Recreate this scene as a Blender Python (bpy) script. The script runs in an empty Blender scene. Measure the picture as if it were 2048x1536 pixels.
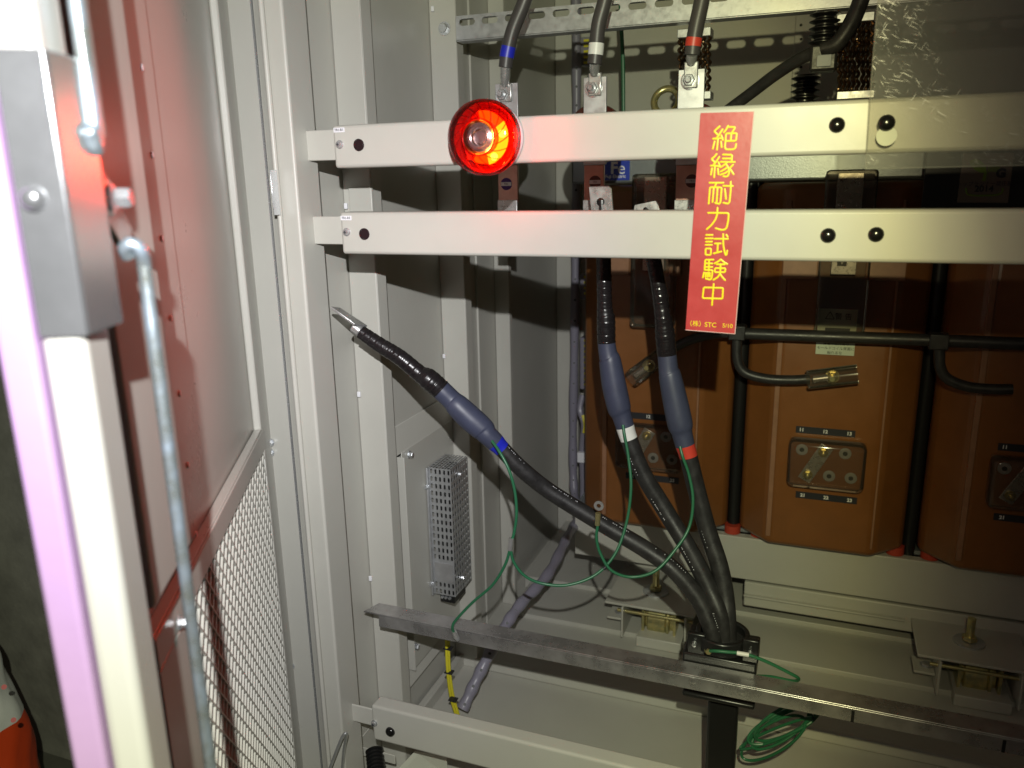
import bpy, bmesh, math, random
from mathutils import Vector, Matrix
random.seed(7)
scn = bpy.context.scene
C = scn.collection

# ------------------------------------------------------------------ camera
F = 1600.0
def _n(v): return v / v.length
_r1 = Vector((-4274, -323, F)); _r2 = Vector((134, 6268, F))
AX = _n(-_r1); AZ = -_r2; AZ = _n(AZ - AX * AX.dot(AZ)); AY = AZ.cross(AX)
def ray(px, py):
    c = Vector((px - 1024, py - 768, F))
    return Vector((AX.dot(c), AY.dot(c), AZ.dot(c)))
def at(px, py, Y):  d = ray(px, py); return d * (Y / d.y)
def atX(px, py, X): d = ray(px, py); return d * (X / d.x)
def atZ(px, py, Z): d = ray(px, py); return d * (Z / d.z)
def w2(c): return Vector((AX.dot(c), AY.dot(c), AZ.dot(c)))
cam = bpy.data.cameras.new('camera'); co = bpy.data.objects.new('camera', cam); C.objects.link(co)
cx, cy, cz = w2(Vector((1, 0, 0))), w2(Vector((0, -1, 0))), w2(Vector((0, 0, -1)))
co.matrix_world = Matrix(((cx.x, cy.x, cz.x, 0), (cx.y, cy.y, cz.y, 0), (cx.z, cy.z, cz.z, 0), (0, 0, 0, 1)))
cam.sensor_width = 36; cam.lens = 36 * F / 2048
cam.clip_start = 0.02; cam.clip_end = 50
cam.dof.use_dof = True; cam.dof.focus_distance = 1.3; cam.dof.aperture_fstop = 5.6
scn.camera = co

# ------------------------------------------------------------------ world
w = bpy.data.worlds.new('World'); scn.world = w; w.use_nodes = True
w.node_tree.nodes['Background'].inputs[0].default_value = (1.0, 0.9, 0.82, 1)
w.node_tree.nodes['Background'].inputs[1].default_value = 0.024

# ------------------------------------------------------------------ hand torch (a real LED torch beside the camera)
TP = Vector((0.06, -0.13, 0.205))
ld = bpy.data.lights.new('torch', 'SPOT'); ld.energy = 84; ld.shadow_soft_size = 0.006
ld.spot_size = math.radians(150); ld.spot_blend = 0.3; ld.use_nodes = True
lo = bpy.data.objects.new('torch', ld); C.objects.link(lo); lo.location = TP
lo.rotation_euler = (at(665, 700, 1.0) - TP).to_track_quat('-Z', 'Y').to_euler()
nt = ld.node_tree; em = nt.nodes['Emission']
TAX = (at(665, 700, 1.0) - TP).normalized()
tc = nt.nodes.new('ShaderNodeNewGeometry')
TRT = TAX.cross(Vector((0, 0, 1))).normalized(); TUP = TRT.cross(TAX)
def _dot(v):
    n_ = nt.nodes.new('ShaderNodeVectorMath'); n_.operation = 'DOT_PRODUCT'; n_.inputs[1].default_value = v
    nt.links.new(tc.outputs['Incoming'], n_.inputs[0]); return n_.outputs['Value']
def _m(op, a, b=None):
    n_ = nt.nodes.new('ShaderNodeMath'); n_.operation = op
    for k, v in enumerate((a, b)):
        if v is None: continue
        if isinstance(v, (int, float)): n_.inputs[k].default_value = v
        else: nt.links.new(v, n_.inputs[k])
    return n_.outputs[0]
_a = _m('ABSOLUTE', _dot(TAX)); _x = _m('DIVIDE', _dot(TRT), _a); _y = _m('MULTIPLY', _m('DIVIDE', _dot(TUP), _a), .78)
_ang = _m('ARCTANGENT', _m('SQRT', _m('ADD', _m('MULTIPLY', _x, _x), _m('MULTIPLY', _y, _y))))
dv = nt.nodes.new('ShaderNodeMath'); dv.operation = 'DIVIDE'; dv.inputs[1].default_value = math.radians(60)
rp = nt.nodes.new('ShaderNodeValToRGB')
nt.links.new(_ang, dv.inputs[0]); nt.links.new(dv.outputs[0], rp.inputs[0]); nt.links.new(rp.outputs[0], em.inputs[0])
els = rp.color_ramp.elements
stops = [(0, (1.38, 1.37, 1.40)), (6, (1.30, 1.30, 1.31)), (11, (1.10, 1.10, 1.10)), (16, (.92, .92, .90)), (20, (.86, .87, .72)), (25, (.84, .86, .60)), (29.5, (.82, .81, .47)),
         (32.5, (.66, .62, .31)), (35, (.36, .33, .18)), (37.5, (.17, .15, .09)), (40.5, (.055, .047, .035)), (60, (.015, .015, .015))]
els[0].position = 0; els[0].color = (*stops[0][1], 1)
els[1].position = 1; els[1].color = (*stops[-1][1], 1)
for a, c in stops[1:-1]:
    e = els.new(a / 60); e.color = (*c, 1)

scn.view_settings.view_transform = 'Standard'; scn.view_settings.look = 'None'
scn.view_settings.gamma = 1; scn.view_settings.exposure = 0
scn.render.engine = 'CYCLES'
scn.cycles.max_bounces = 10; scn.cycles.transparent_max_bounces = 24; scn.cycles.sample_clamp_indirect = 4

# ------------------------------------------------------------------ materials
def mat(name, col, rough=.5, metal=0, bump=0, bscale=400, spec=.5, var=0, vscale=12, coat=0, rvar=0, tint=None):
    m = bpy.data.materials.new(name); m.use_nodes = True
    n = m.node_tree; b = n.nodes['Principled BSDF']
    b.inputs['Base Color'].default_value = (*col, 1); b.inputs['Roughness'].default_value = rough
    b.inputs['Metallic'].default_value = metal; b.inputs['Specular IOR Level'].default_value = spec
    b.inputs['Coat Weight'].default_value = coat; b.inputs['Coat Roughness'].default_value = .15
    geo = n.nodes.new('ShaderNodeNewGeometry')
    if bump:
        t = n.nodes.new('ShaderNodeTexNoise'); t.inputs['Scale'].default_value = bscale; t.inputs['Detail'].default_value = 3
        n.links.new(geo.outputs['Position'], t.inputs['Vector'])
        bp = n.nodes.new('ShaderNodeBump'); bp.inputs['Strength'].default_value = bump; bp.inputs['Distance'].default_value = .001
        n.links.new(t.outputs['Fac'], bp.inputs['Height']); n.links.new(bp.outputs[0], b.inputs['Normal'])
    if var or rvar:
        t = n.nodes.new('ShaderNodeTexNoise'); t.inputs['Scale'].default_value = vscale; t.inputs['Detail'].default_value = 6
        t.inputs['Roughness'].default_value = .62
        n.links.new(geo.outputs['Position'], t.inputs['Vector'])
        if var:
            r = n.nodes.new('ShaderNodeValToRGB')
            tint = tint or col
            r.color_ramp.elements[0].position = .3; r.color_ramp.elements[1].position = .7
            r.color_ramp.elements[0].color = (*[c * (1 - var) for c in tint], 1)
            r.color_ramp.elements[1].color = (*[min(1, c * (1 + var)) for c in col], 1)
            n.links.new(t.outputs['Fac'], r.inputs[0]); n.links.new(r.outputs[0], b.inputs['Base Color'])
        if rvar:
            mr = n.nodes.new('ShaderNodeMapRange'); mr.inputs['From Min'].default_value = .3; mr.inputs['From Max'].default_value = .7
            mr.inputs['To Min'].default_value = max(.02, rough - rvar); mr.inputs['To Max'].default_value = rough + rvar
            n.links.new(t.outputs['Fac'], mr.inputs['Value']); n.links.new(mr.outputs[0], b.inputs['Roughness'])
    return m
M = {}
M['cream'] = mat('cream_paint', (.475, .468, .42), .38, bump=.10, bscale=900, var=.03, vscale=9, rvar=.05)
M['door'] = mat('door_paint', (.43, .425, .385), .30, bump=.05, bscale=900, var=.02, vscale=6, rvar=.04)
M['grey'] = mat('grey_paint', (.22, .24, .25), .3, bump=.25, bscale=500, metal=.35)
M['galv'] = mat('galvanised_steel', (.52, .53, .54), .40, metal=.7, bump=.06, bscale=300, var=.10, vscale=70, rvar=.08)
M['rail'] = mat('brushed_steel', (.46, .45, .45), .30, metal=.8, var=.25, vscale=25, rvar=.12, bump=.05, bscale=700)
M['polish'] = mat('stainless_plate', (.47, .48, .49), .22, metal=.84, var=.04, vscale=20, rvar=.04)
M['zinc'] = mat('zinc_bolt', (.66, .68, .70), .24, metal=.8, rvar=.08, vscale=90)
M['rod'] = mat('zinc_rod', (.36, .44, .52), .3, metal=.75, var=.3, vscale=40, tint=(.42, .44, .36), rvar=.1)
M['brass'] = mat('yellow_zinc', (.56, .46, .20), .3, metal=.8, var=.3, vscale=60, tint=(.5, .52, .3))
M['tin'] = mat('tinned_lug', (.58, .58, .57), .3, metal=.75, bump=.05, bscale=250, rvar=.1, vscale=80)
M['alu'] = mat('aluminium_bar', (.55, .55, .56), .40, metal=.75, var=.12, vscale=40, rvar=.1)
M['copper'] = mat('copper_tinned_braid', (.20, .13, .08), .28, metal=.95)
M['copperbar'] = mat('copper_bar', (.50, .30, .24), .35, metal=1, var=.15, vscale=30)
M['rubber'] = mat('black_rubber', (.022, .021, .021), .42, bump=.15, bscale=300, var=.3, vscale=60, rvar=.1)
M['tape'] = mat('black_vinyl_tape', (.012, .010, .011), .28, bump=.4, bscale=160, rvar=.12, vscale=70)
M['shrink'] = mat('grey_blue_shrink_tube', (.046, .052, .088), .45, bump=.25, bscale=90, var=.12, vscale=30)
M['blackpaint'] = mat('black_paint', (.012, .012, .012), .3, bump=.1, bscale=400)
M['dark'] = mat('dark_void', (.006, .006, .006), .6)
M['bushing'] = mat('dark_red_epoxy', (.07, .014, .010), .3, bump=.05)
M['epoxy'] = mat('brown_epoxy', (.20, .074, .019), .36, bump=.12, bscale=60, var=.10, vscale=14, rvar=.05)
M['edge_and_lit_strip'] = mat('worn_edge_and_lit_strip', (.27, .135, .075), .4, var=.12, vscale=50)  # coil edge strips, and the torchlit strip painted onto the coils
M['spacer'] = mat('red_rubber_spacer', (.42, .045, .02), .55)
M['blueband'] = mat('blue_tape', (.015, .022, .42), .4)
M['whiteband'] = mat('white_tape', (.72, .72, .70), .4)
M['redband'] = mat('red_tape', (.55, .05, .03), .4)
M['green'] = mat('green_wire', (.022, .13, .06), .38)
M['yellow'] = mat('yellow_wire', (.65, .58, .03), .4)
M['harness'] = mat('lilac_grey_spiral_wrap', (.22, .21, .26), .35, bump=.2, bscale=200)
M['plug'] = mat('black_plug', (.008, .008, .008), .18)
M['plugbrown'] = mat('dark_brown_plug', (.018, .010, .012), .15)
M['white'] = mat('white_sticker', (.75, .75, .78), .4)
M['ink'] = mat('black_ink', (.015, .015, .02), .5)
M['sign'] = mat('red_magnet_sheet', (.47, .045, .045), .35, var=.07, vscale=30, bump=.12, bscale=120, rvar=.06)
M['signedge'] = mat('pale_sheet_edge', (.75, .5, .48), .5)
M['signink'] = mat('yellow_print', (.85, .72, .01), .35)
M['blue'] = mat('blue_label', (.01, .04, .42), .35)
M['lilac'] = mat('lilac_edge_strip', (.36, .23, .41), .5, bump=.2, bscale=60, var=.05)
M['concrete'] = mat('concrete', (.22, .22, .18), .9, bump=1, bscale=60, var=.35, vscale=7)
M['ground'] = mat('dark_floor', (.10, .10, .08), .6, var=.2)
M['redcup'] = mat('red_cup', (.30, .02, .015), .35)
M['conewhite'] = mat('white_cloth', (.62, .64, .62), .6, bump=1.0, bscale=25)
M['coneorange'] = mat('orange_cloth', (.62, .06, .012), .5, bump=.8, bscale=25)
M['reddot'] = mat('red_dot', (.4, .01, .01), .5)
M['paper'] = mat('cream_paper', (.58, .60, .50), .7, bump=.3, bscale=60)
M['labeldark'] = mat('smoky_label', (.13, .105, .085), .4)
M['supply'] = mat('grey_black_jacket', (.055, .050, .050), .42, bump=.1)
M['labelg'] = mat('pale_green_label', (.50, .56, .44), .5)
M['purpleband'] = mat('purple_label', (.08, .02, .22), .5)
M['leaf'] = mat('green_print', (.12, .20, .02), .5)
M['lampbase'] = mat('lamp_base_plastic', (.55, .55, .56), .25)
M['lightgreen'] = mat('pale_duct', (.30, .32, .34), .5)

def emis(name, col, s):
    m = bpy.data.materials.new(name); m.use_nodes = True; n = m.node_tree
    n.nodes.clear(); e = n.nodes.new('ShaderNodeEmission'); o = n.nodes.new('ShaderNodeOutputMaterial')
    e.inputs[0].default_value = (*col, 1); e.inputs[1].default_value = s; n.links.new(e.outputs[0], o.inputs[0]); return m
M['led'] = emis('lit_bulb', (1, .75, .25), 60)
def thin(name, tcol, rough=.08, haze=0, scratch=False, gl=.5, hcol=(.6, .62, .6)):
    """thin clear plastic: tinted see-through layer with a fresnel gloss and optional haze / scratches"""
    m = bpy.data.materials.new(name); m.use_nodes = True; n = m.node_tree; n.nodes.clear()
    o = n.nodes.new('ShaderNodeOutputMaterial'); tr = n.nodes.new('ShaderNodeBsdfTransparent'); tr.inputs[0].default_value = (*tcol, 1)
    g = n.nodes.new('ShaderNodeBsdfGlossy'); g.inputs['Roughness'].default_value = rough
    fr = n.nodes.new('ShaderNodeFresnel'); fr.inputs[0].default_value = 1.49
    mx = n.nodes.new('ShaderNodeMixShader'); n.links.new(fr.outputs[0], mx.inputs[0]); n.links.new(tr.outputs[0], mx.inputs[1]); n.links.new(g.outputs[0], mx.inputs[2])
    last = mx
    if haze:
        d = n.nodes.new('ShaderNodeBsdfDiffuse'); d.inputs[0].default_value = (*hcol, 1)
        mh = n.nodes.new('ShaderNodeMixShader'); mh.inputs[0].default_value = haze
        n.links.new(last.outputs[0], mh.inputs[1]); n.links.new(d.outputs[0], mh.inputs[2]); last = mh
    if scratch:
        geo = n.nodes.new('ShaderNodeNewGeometry')
        acc = None
        for k, (rot, sc, thr) in enumerate([((0, .6, 0), (3000, 1, 50), .715), ((0, -.5, 0), (2600, 1, 45), .715), ((0, 1.35, 0), (3000, 1, 40), .70), ((0, 1.05, 0), (2400, 1, 36), .72), ((0, .1, 0), (1500, 1, 1200), .75)]):
            m0 = n.nodes.new('ShaderNodeMapping'); m0.inputs['Rotation'].default_value = rot; m0.inputs['Location'].default_value = (k * 3.1, 0, k)
            mp = n.nodes.new('ShaderNodeMapping'); mp.inputs['Scale'].default_value = sc
            t = n.nodes.new('ShaderNodeTexNoise'); t.inputs['Scale'].default_value = 1; t.inputs['Detail'].default_value = 1
            mr = n.nodes.new('ShaderNodeMapRange'); mr.inputs[1].default_value = thr; mr.inputs[2].default_value = thr + .06
            n.links.new(geo.outputs['Position'], m0.inputs[0]); n.links.new(m0.outputs[0], mp.inputs[0]); n.links.new(mp.outputs[0], t.inputs['Vector']); n.links.new(t.outputs['Fac'], mr.inputs[0])
            if acc is None: acc = mr
            else:
                ad = n.nodes.new('ShaderNodeMath'); ad.operation = 'MAXIMUM'
                n.links.new(acc.outputs[0], ad.inputs[0]); n.links.new(mr.outputs[0], ad.inputs[1]); acc = ad
        big = n.nodes.new('ShaderNodeTexNoise'); big.inputs['Scale'].default_value = 14; big.inputs['Detail'].default_value = 4
        n.links.new(geo.outputs['Position'], big.inputs['Vector'])
        mb = n.nodes.new('ShaderNodeMapRange'); mb.inputs[1].default_value = .42; mb.inputs[2].default_value = .62
        n.links.new(big.outputs['Fac'], mb.inputs[0])
        mu = n.nodes.new('ShaderNodeMath'); mu.operation = 'MULTIPLY'; n.links.new(acc.outputs[0], mu.inputs[0]); n.links.new(mb.outputs[0], mu.inputs[1])
        g2 = n.nodes.new('ShaderNodeBsdfGlossy'); g2.inputs['Roughness'].default_value = .42; g2.inputs[0].default_value = (.9, .9, .9, 1)
        ms = n.nodes.new('ShaderNodeMixShader'); n.links.new(mu.outputs[0], ms.inputs[0]); n.links.new(last.outputs[0], ms.inputs[1]); n.links.new(g2.outputs[0], ms.inputs[2]); last = ms
    n.links.new(last.outputs[0], o.inputs[0]); return m
M['redlens'] = thin('red_lens', (.95, .05, .010), .05, haze=.025, hcol=(.8, .0, .0))
M['clear'] = thin('clear_acrylic', (.92, .91, .88), .05, haze=.08, scratch=True, hcol=(.6, .62, .62))
M['sheetedge'] = thin('clear_cut_edge', (.85, .85, .83), .2, haze=.12, hcol=(.7, .72, .7))
M['cover'] = thin('smoky_clear_cover', (.72, .66, .60), .1, haze=.05, hcol=(.5, .5, .42))
M['clearbulb'] = thin('clear_dome', (.95, .75, .75), .03)

# ------------------------------------------------------------------ mesh helpers
class MB:
    def __init__(s): s.bm = bmesh.new()
    def box(s, a, b, T=None):
        x0, x1 = sorted((a[0], b[0])); y0, y1 = sorted((a[1], b[1])); z0, z1 = sorted((a[2], b[2]))
        v = [s.bm.verts.new(T @ Vector(p) if T else p) for p in [(x0, y0, z0), (x1, y0, z0), (x1, y1, z0), (x0, y1, z0), (x0, y0, z1), (x1, y0, z1), (x1, y1, z1), (x0, y1, z1)]]
        for f in [(0, 3, 2, 1), (4, 5, 6, 7), (0, 1, 5, 4), (1, 2, 6, 5), (2, 3, 7, 6), (3, 0, 4, 7)]: s.bm.faces.new([v[i] for i in f])
        return s
    def hexa(s, p):       # 8 points: bottom loop 4, top loop 4
        v = [s.bm.verts.new(q) for q in p]
        for f in [(0, 3, 2, 1), (4, 5, 6, 7), (0, 1, 5, 4), (1, 2, 6, 5), (2, 3, 7, 6), (3, 0, 4, 7)]: s.bm.faces.new([v[i] for i in f])
        bmesh.ops.recalc_face_normals(s.bm, faces=s.bm.faces); return s
    def prism(s, pts, ext):   # planar polygon + extrude vector
        a = [s.bm.verts.new(Vector(p)) for p in pts]; b = [s.bm.verts.new(Vector(p) + Vector(ext)) for p in pts]
        f1 = s.bm.faces.new(a); f2 = s.bm.faces.new(list(reversed(b))); n = len(pts)
        for i in range(n): s.bm.faces.new([a[i], b[i], b[(i + 1) % n], a[(i + 1) % n]])
        bmesh.ops.recalc_face_normals(s.bm, faces=s.bm.faces); return s
    def tube(s, pts, r, seg=12, flat=None, caps=True):
        pts = [Vector(p) for p in pts]; n = len(pts)
        rs = r if isinstance(r, (list, tuple)) else [r] * n
        t0 = _n(pts[1] - pts[0]); ref = Vector((0, 0, 1)) if abs(t0.z) < .9 else Vector((1, 0, 0))
        if flat: ref = Vector((0, 1, 0))
        u = _n(t0.cross(ref)); rings = []
        for i, p in enumerate(pts):
            t = pts[min(i + 1, n - 1)] - pts[max(i - 1, 0)]
            t = _n(t) if t.length > 1e-9 else t0
            u = u - t * u.dot(t); u = _n(u); v = t.cross(u)
            rings.append([s.bm.verts.new(p + (u * math.cos(2 * math.pi * k / seg) + v * math.sin(2 * math.pi * k / seg) * (flat or 1)) * rs[i]) for k in range(seg)])
        for i in range(n - 1):
            for k in range(seg): s.bm.faces.new([rings[i][k], rings[i][(k + 1) % seg], rings[i + 1][(k + 1) % seg], rings[i + 1][k]])
        if caps:
            s.bm.faces.new(list(reversed(rings[0]))); s.bm.faces.new(rings[-1])
        return s
    def lathe(s, prof, o, axis, seg=40):  # prof (r, h) along axis
        axis = _n(Vector(axis)); ref = Vector((0, 0, 1)) if abs(axis.z) < .9 else Vector((1, 0, 0))
        u = _n(axis.cross(ref)); v = axis.cross(u); o = Vector(o); rings = []
        for r, h in prof:
            if r < 1e-6: rings.append([s.bm.verts.new(o + axis * h)])
            else: rings.append([s.bm.verts.new(o + axis * h + (u * math.cos(2 * math.pi * k / seg) + v * math.sin(2 * math.pi * k / seg)) * r) for k in range(seg)])
        for a, b in zip(rings, rings[1:]):
            for k in range(seg):
                k2 = (k + 1) % seg
                f = [a[k % len(a)], a[k2 % len(a)], b[k2 % len(b)], b[k % len(b)]]
                f2 = []
                for q in f:
                    if q not in f2: f2.append(q)
                if len(f2) > 2: s.bm.faces.new(f2)
        return s
    def hexbolt(s, o, axis, r, h, washer=True):
        if washer: s.lathe([(0, 0), (r * 1.35, 0), (r * 1.35, h * .18), (0, h * .18)], o, axis, 24)
        s.lathe([(0, h * .2), (r, h * .2), (r, h * .85), (r * .85, h), (0, h)], o, axis, 6); return s
    def build(s, name, m, parent=None, bevel=0, smooth=True, seg=2):
        me = bpy.data.meshes.new(name); s.bm.to_mesh(me); s.bm.free(); me.materials.append(M[m] if isinstance(m, str) else m)
        o = bpy.data.objects.new(name, me); C.objects.link(o)
        if smooth:
            for p in me.polygons: p.use_smooth = True
            me.set_sharp_from_angle(angle=math.radians(35))
        if bevel:
            b = o.modifiers.new('bevel', 'BEVEL'); b.width = bevel; b.segments = seg; b.limit_method = 'ANGLE'; b.angle_limit = math.radians(40)
            b.harden_normals = False
        if parent:
            o.parent = parent
            L = parent.matrix_local.translation if parent.type == 'EMPTY' else Vector()
            if parent.type == 'EMPTY': o.matrix_parent_inverse = Matrix.Translation(-Vector(parent.location))
        return o
def thing(name, label, cat, loc=(0, 0, 0), group=None):
    o = bpy.data.objects.new(name, None); C.objects.link(o); o.location = loc; o.empty_display_size = .02
    o['label'] = label; o['category'] = cat
    if group: o['group'] = group
    return o
def tag(o, label, cat, group=None):
    o['label'] = label; o['category'] = cat
    if group: o['group'] = group
    return o
def text(name, body, size, o, right, up, m, parent, extr=.0002, align='CENTER', bold=0):
    c = bpy.data.curves.new('tmp', 'FONT'); c.body = body; c.size = size; c.align_x = align; c.align_y = 'CENTER'; c.extrude = extr; c.offset = bold
    t = bpy.data.objects.new('tmp', c); C.objects.link(t)
    bpy.context.view_layer.update()
    me = bpy.data.meshes.new_from_object(t.evaluated_get(bpy.context.evaluated_depsgraph_get()))
    bpy.data.objects.remove(t); bpy.data.curves.remove(c)
    R = _n(Vector(right)); U = Vector(up); U = _n(U - R * R.dot(U)); N = R.cross(U)
    me.transform(Matrix(((R.x, U.x, N.x, o[0]), (R.y, U.y, N.y, o[1]), (R.z, U.z, N.z, o[2]), (0, 0, 0, 1))))
    me.materials.clear(); me.materials.append(M[m]); me.name = name
    ob = bpy.data.objects.new(name, me); C.objects.link(ob)
    if parent:
        ob.parent = parent
        if parent.type == 'EMPTY': ob.matrix_parent_inverse = Matrix.Translation(-Vector(parent.location))
    return ob
def spline(keys, n=10):   # catmull-rom through Vectors (any dimension tuples)
    K = [Vector(k) for k in keys]; out = []
    K = [K[0] * 2 - K[1]] + K + [K[-1] * 2 - K[-2]]
    for i in range(1, len(K) - 2):
        p0, p1, p2, p3 = K[i - 1:i + 3]
        for j in range(n):
            t = j / n
            out.append(.5 * ((2 * p1) + (p2 - p0) * t + (2 * p0 - 5 * p1 + 4 * p2 - p3) * t * t + (3 * p1 - p0 - 3 * p2 + p3) * t ** 3))
    out.append(K[-2]); return out
def pxpath(keys, n=10): return spline([at(*k) for k in keys], n)
def rect_y(px0, py0, px1, py1, Y):   # axis aligned X/Z extents at depth Y from two pixels
    a = at(px0, py0, Y); b = at(px1, py1, Y); return a.x, b.x, b.z, a.z

# ================================================================== SETTING
o = MB().box((-6, -3, -1.48), (6, 6, -1.42)).build('floor', 'ground'); o['kind'] = 'structure'
o = MB().box((-6, 1.22, -1.60), (-.97, 1.3, 3)).build('concrete_wall', 'concrete'); tag(o, 'bare grey concrete wall behind the open door', 'wall')

# ================================================================== CUBICLE
XW = -.76; ZT = .62; ZF = -1.138
cub = thing('switchgear_cubicle', 'open cream steel cubicle with flanged side posts holding the transformer', 'cubicle', (0, 1.0, -1.42))
MB().box((XW - .003, 1.0, -1.2), (XW, 2.42, ZT)).build('side_panel', 'cream', cub)
MB().box((XW, 2.40, -1.2), (1.0, 2.42, ZT)).build('back_panel', 'cream', cub)
MB().box((XW, 1.03, ZT), (1.0, 2.42, ZT + .01)).build('roof_panel', 'cream', cub)
MB().box((.98, 1.05, -1.2), (1.0, 2.42, ZT)).build('side_panel', 'cream', cub)
MB().box((XW, 1.03, ZF - .02), (.98, 2.4, ZF)).build('floor_pan', 'cream', cub)
def post(Yp, xr, dep=.035, z0=ZF, z1=ZT):
    m = MB(); m.box((XW + .001, Yp, z0), (xr, Yp + .003, z1)); m.box((xr - .003, Yp + .003, z0), (xr, Yp + dep, z1))
    return m.build('post', 'cream', cub, bevel=.0015)
post(1.192, -.706); post(1.547, -.7025); post(1.853, -.721, .02); post(2.36, -.69, .035)
# small weld tabs / clips on posts
for (px, py, Y) in [(693, 412, 1.188), (719, 788, 1.188), (742, 1156, 1.188), (889, 712, 1.543), (866, 18, 1.543)]:
    p = at(px, py, Y); MB().box((p.x - .003, Y - .004, p.z - .005), (p.x + .003, Y, p.z + .005)).build('clip', 'white', cub, bevel=.001)
# rib line on rear side wall
m = MB(); m.box((XW, 1.735, ZF), (XW + .006, 1.741, ZT)); m.build('wall_seam', 'cream', cub, bevel=.002)
# access cover piece on first post
x0, x1, z0, z1 = rect_y(698, 375, 748, 440, 1.187)
MB().box((x0, 1.184, z0 - .01), (x1, 1.1905, z1)).build('post_cover', 'cream', cub, bevel=.0015)
# front post
xa = at(556, 450, 1.0).x; xb = at(600, 450, 1.0).x
m = MB(); m.box((xa, 1.0, -1.2), (xb, 1.06, ZT)); m.box((xa + .004, .992, -1.2), (xa + .012, 1.0, ZT)); m.build('front_post', 'cream', cub, bevel=.005, seg=3)
MB().box((xa - .05, 1.03, -1.2), (xa - .002, 1.06, ZT)).build('front_return', 'cream', cub, bevel=.003)
# base steel: front sill, base beam with step
MB().box((XW + .05, 1.56, ZF), (.98, 1.78, ZF + .012)).build('floor_step', 'cream', cub, bevel=.002)
MB().box((XW + .05, 1.7805, ZF), (.98, 1.955, ZF + .024)).build('floor_step', 'cream', cub, bevel=.002)
MB().box((XW + .03, 1.9555, ZF), (.98, 2.36, ZF + .036)).build('floor_step', 'cream', cub, bevel=.002)
MB().box((XW + .005, 1.20, ZF), (XW + .022, 1.55, ZF + .03)).build('floor_lip', 'cream', cub, bevel=.003)
MB().box((XW + .05, 1.545, ZF), (.98, 1.558, ZF + .026)).build('floor_lip', 'cream', cub, bevel=.003)
MB().box((XW, 1.0, -1.42), (1.0, 1.03, ZF - .01)).build('front_sill', 'cream', cub, bevel=.003)
# short brackets between front post and rails
for (pa, pb, Y) in [((597, 262), (680, 320), 1.034), ((608, 433), (690, 489), 1.034), ((676, 1402), (745, 1452), 1.034)]:
    a = at(*pa, Y); b = at(*pb, Y)
    MB().box((a.x, Y, b.z), (b.x + .02, Y + .004, a.z)).build('rail_bracket', 'cream', cub, bevel=.0015)
# big bolt on the second post at the strut
p = at(889, 57, 1.545); MB().hexbolt(p, (0, -1, 0), .0095, .009).build('bolt', 'zinc', cub)
# back panel details
for (px0, py0, px1, py1) in [(1205, 290, 1640, 300), (1205, 250, 1640, 256)]:
    a = at(px0, py0, 2.39); b = at(px1, py1, 2.39); MB().box((a.x, 2.375, a.z - .012), (b.x, 2.399, a.z + .012)).build('back_rib', 'lightgreen', cub, bevel=.002)
a = at(1590, 60, 2.39); MB().box((a.x, 2.385, -.2), (a.x + .05, 2.399, ZT)).build('back_rib', 'cream', cub, bevel=.002)
m = MB()
for k in range(9):
    p = at(1602, 50 + 28 * k, 2.383); m.lathe([(0, 0), (.0035, 0), (.0025, .002), (0, .002)], p, (0, -1, 0), 10)
m.build('rivet_row', 'dark', cub)

# mounting plate with bent top bracket, between post one and two (on the side panel)
mp = thing('mounting_plate', 'bent cream mounting plate bolted to the side wall behind the perforated box', 'plate', (XW, 1.4, -.7))
XP = -.742
a = atX(803, 905, XP); b = atX(925, 800, XP); c = atX(778, 905, XP)
pl0 = atX(815, 1296, XP); Yp0 = a.y; Yp1 = 1.545; zt = a.z; zb = -1.0
MB().box((XP - .002, Yp0, zb), (XP, Yp1, zt)).build('plate', 'cream', mp, bevel=.001)
MB().box((XP - .012, Yp0 - .002, zb), (XP + .006, Yp0, zt - .01)).build('edge_flange', 'cream', mp, bevel=.001)
MB().hexa([(XW + .001, 1.2, zt - .002), (XP, 1.2, zt - .002), (XP, Yp1, zt - .002), (XW + .001, Yp1, zt - .002), (XW + .001, 1.2, zt + .05), (XW + .004, 1.2, zt + .05), (XW + .004, Yp1, zt + .05), (XW + .001, Yp1, zt + .05)]).build('bracket', 'cream', mp, bevel=.002)
MB().hexa([(XW + .001, 1.2, zb - .05), (XP, 1.2, zb - .03), (XP, Yp1, zb - .03), (XW + .001, Yp1, zb - .05), (XW + .001, 1.2, zb), (XW + .004, 1.2, zb), (XW + .004, Yp1, zb), (XW + .001, Yp1, zb)]).build('bracket', 'cream', mp, bevel=.002)
for (px, py) in [(818, 909), (910, 842), (830, 1293)]:
    p = atX(px, py, XP + .001); MB().hexbolt(p, (1, 0, 0), .006, .009).build('bolt', 'zinc', mp)

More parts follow.
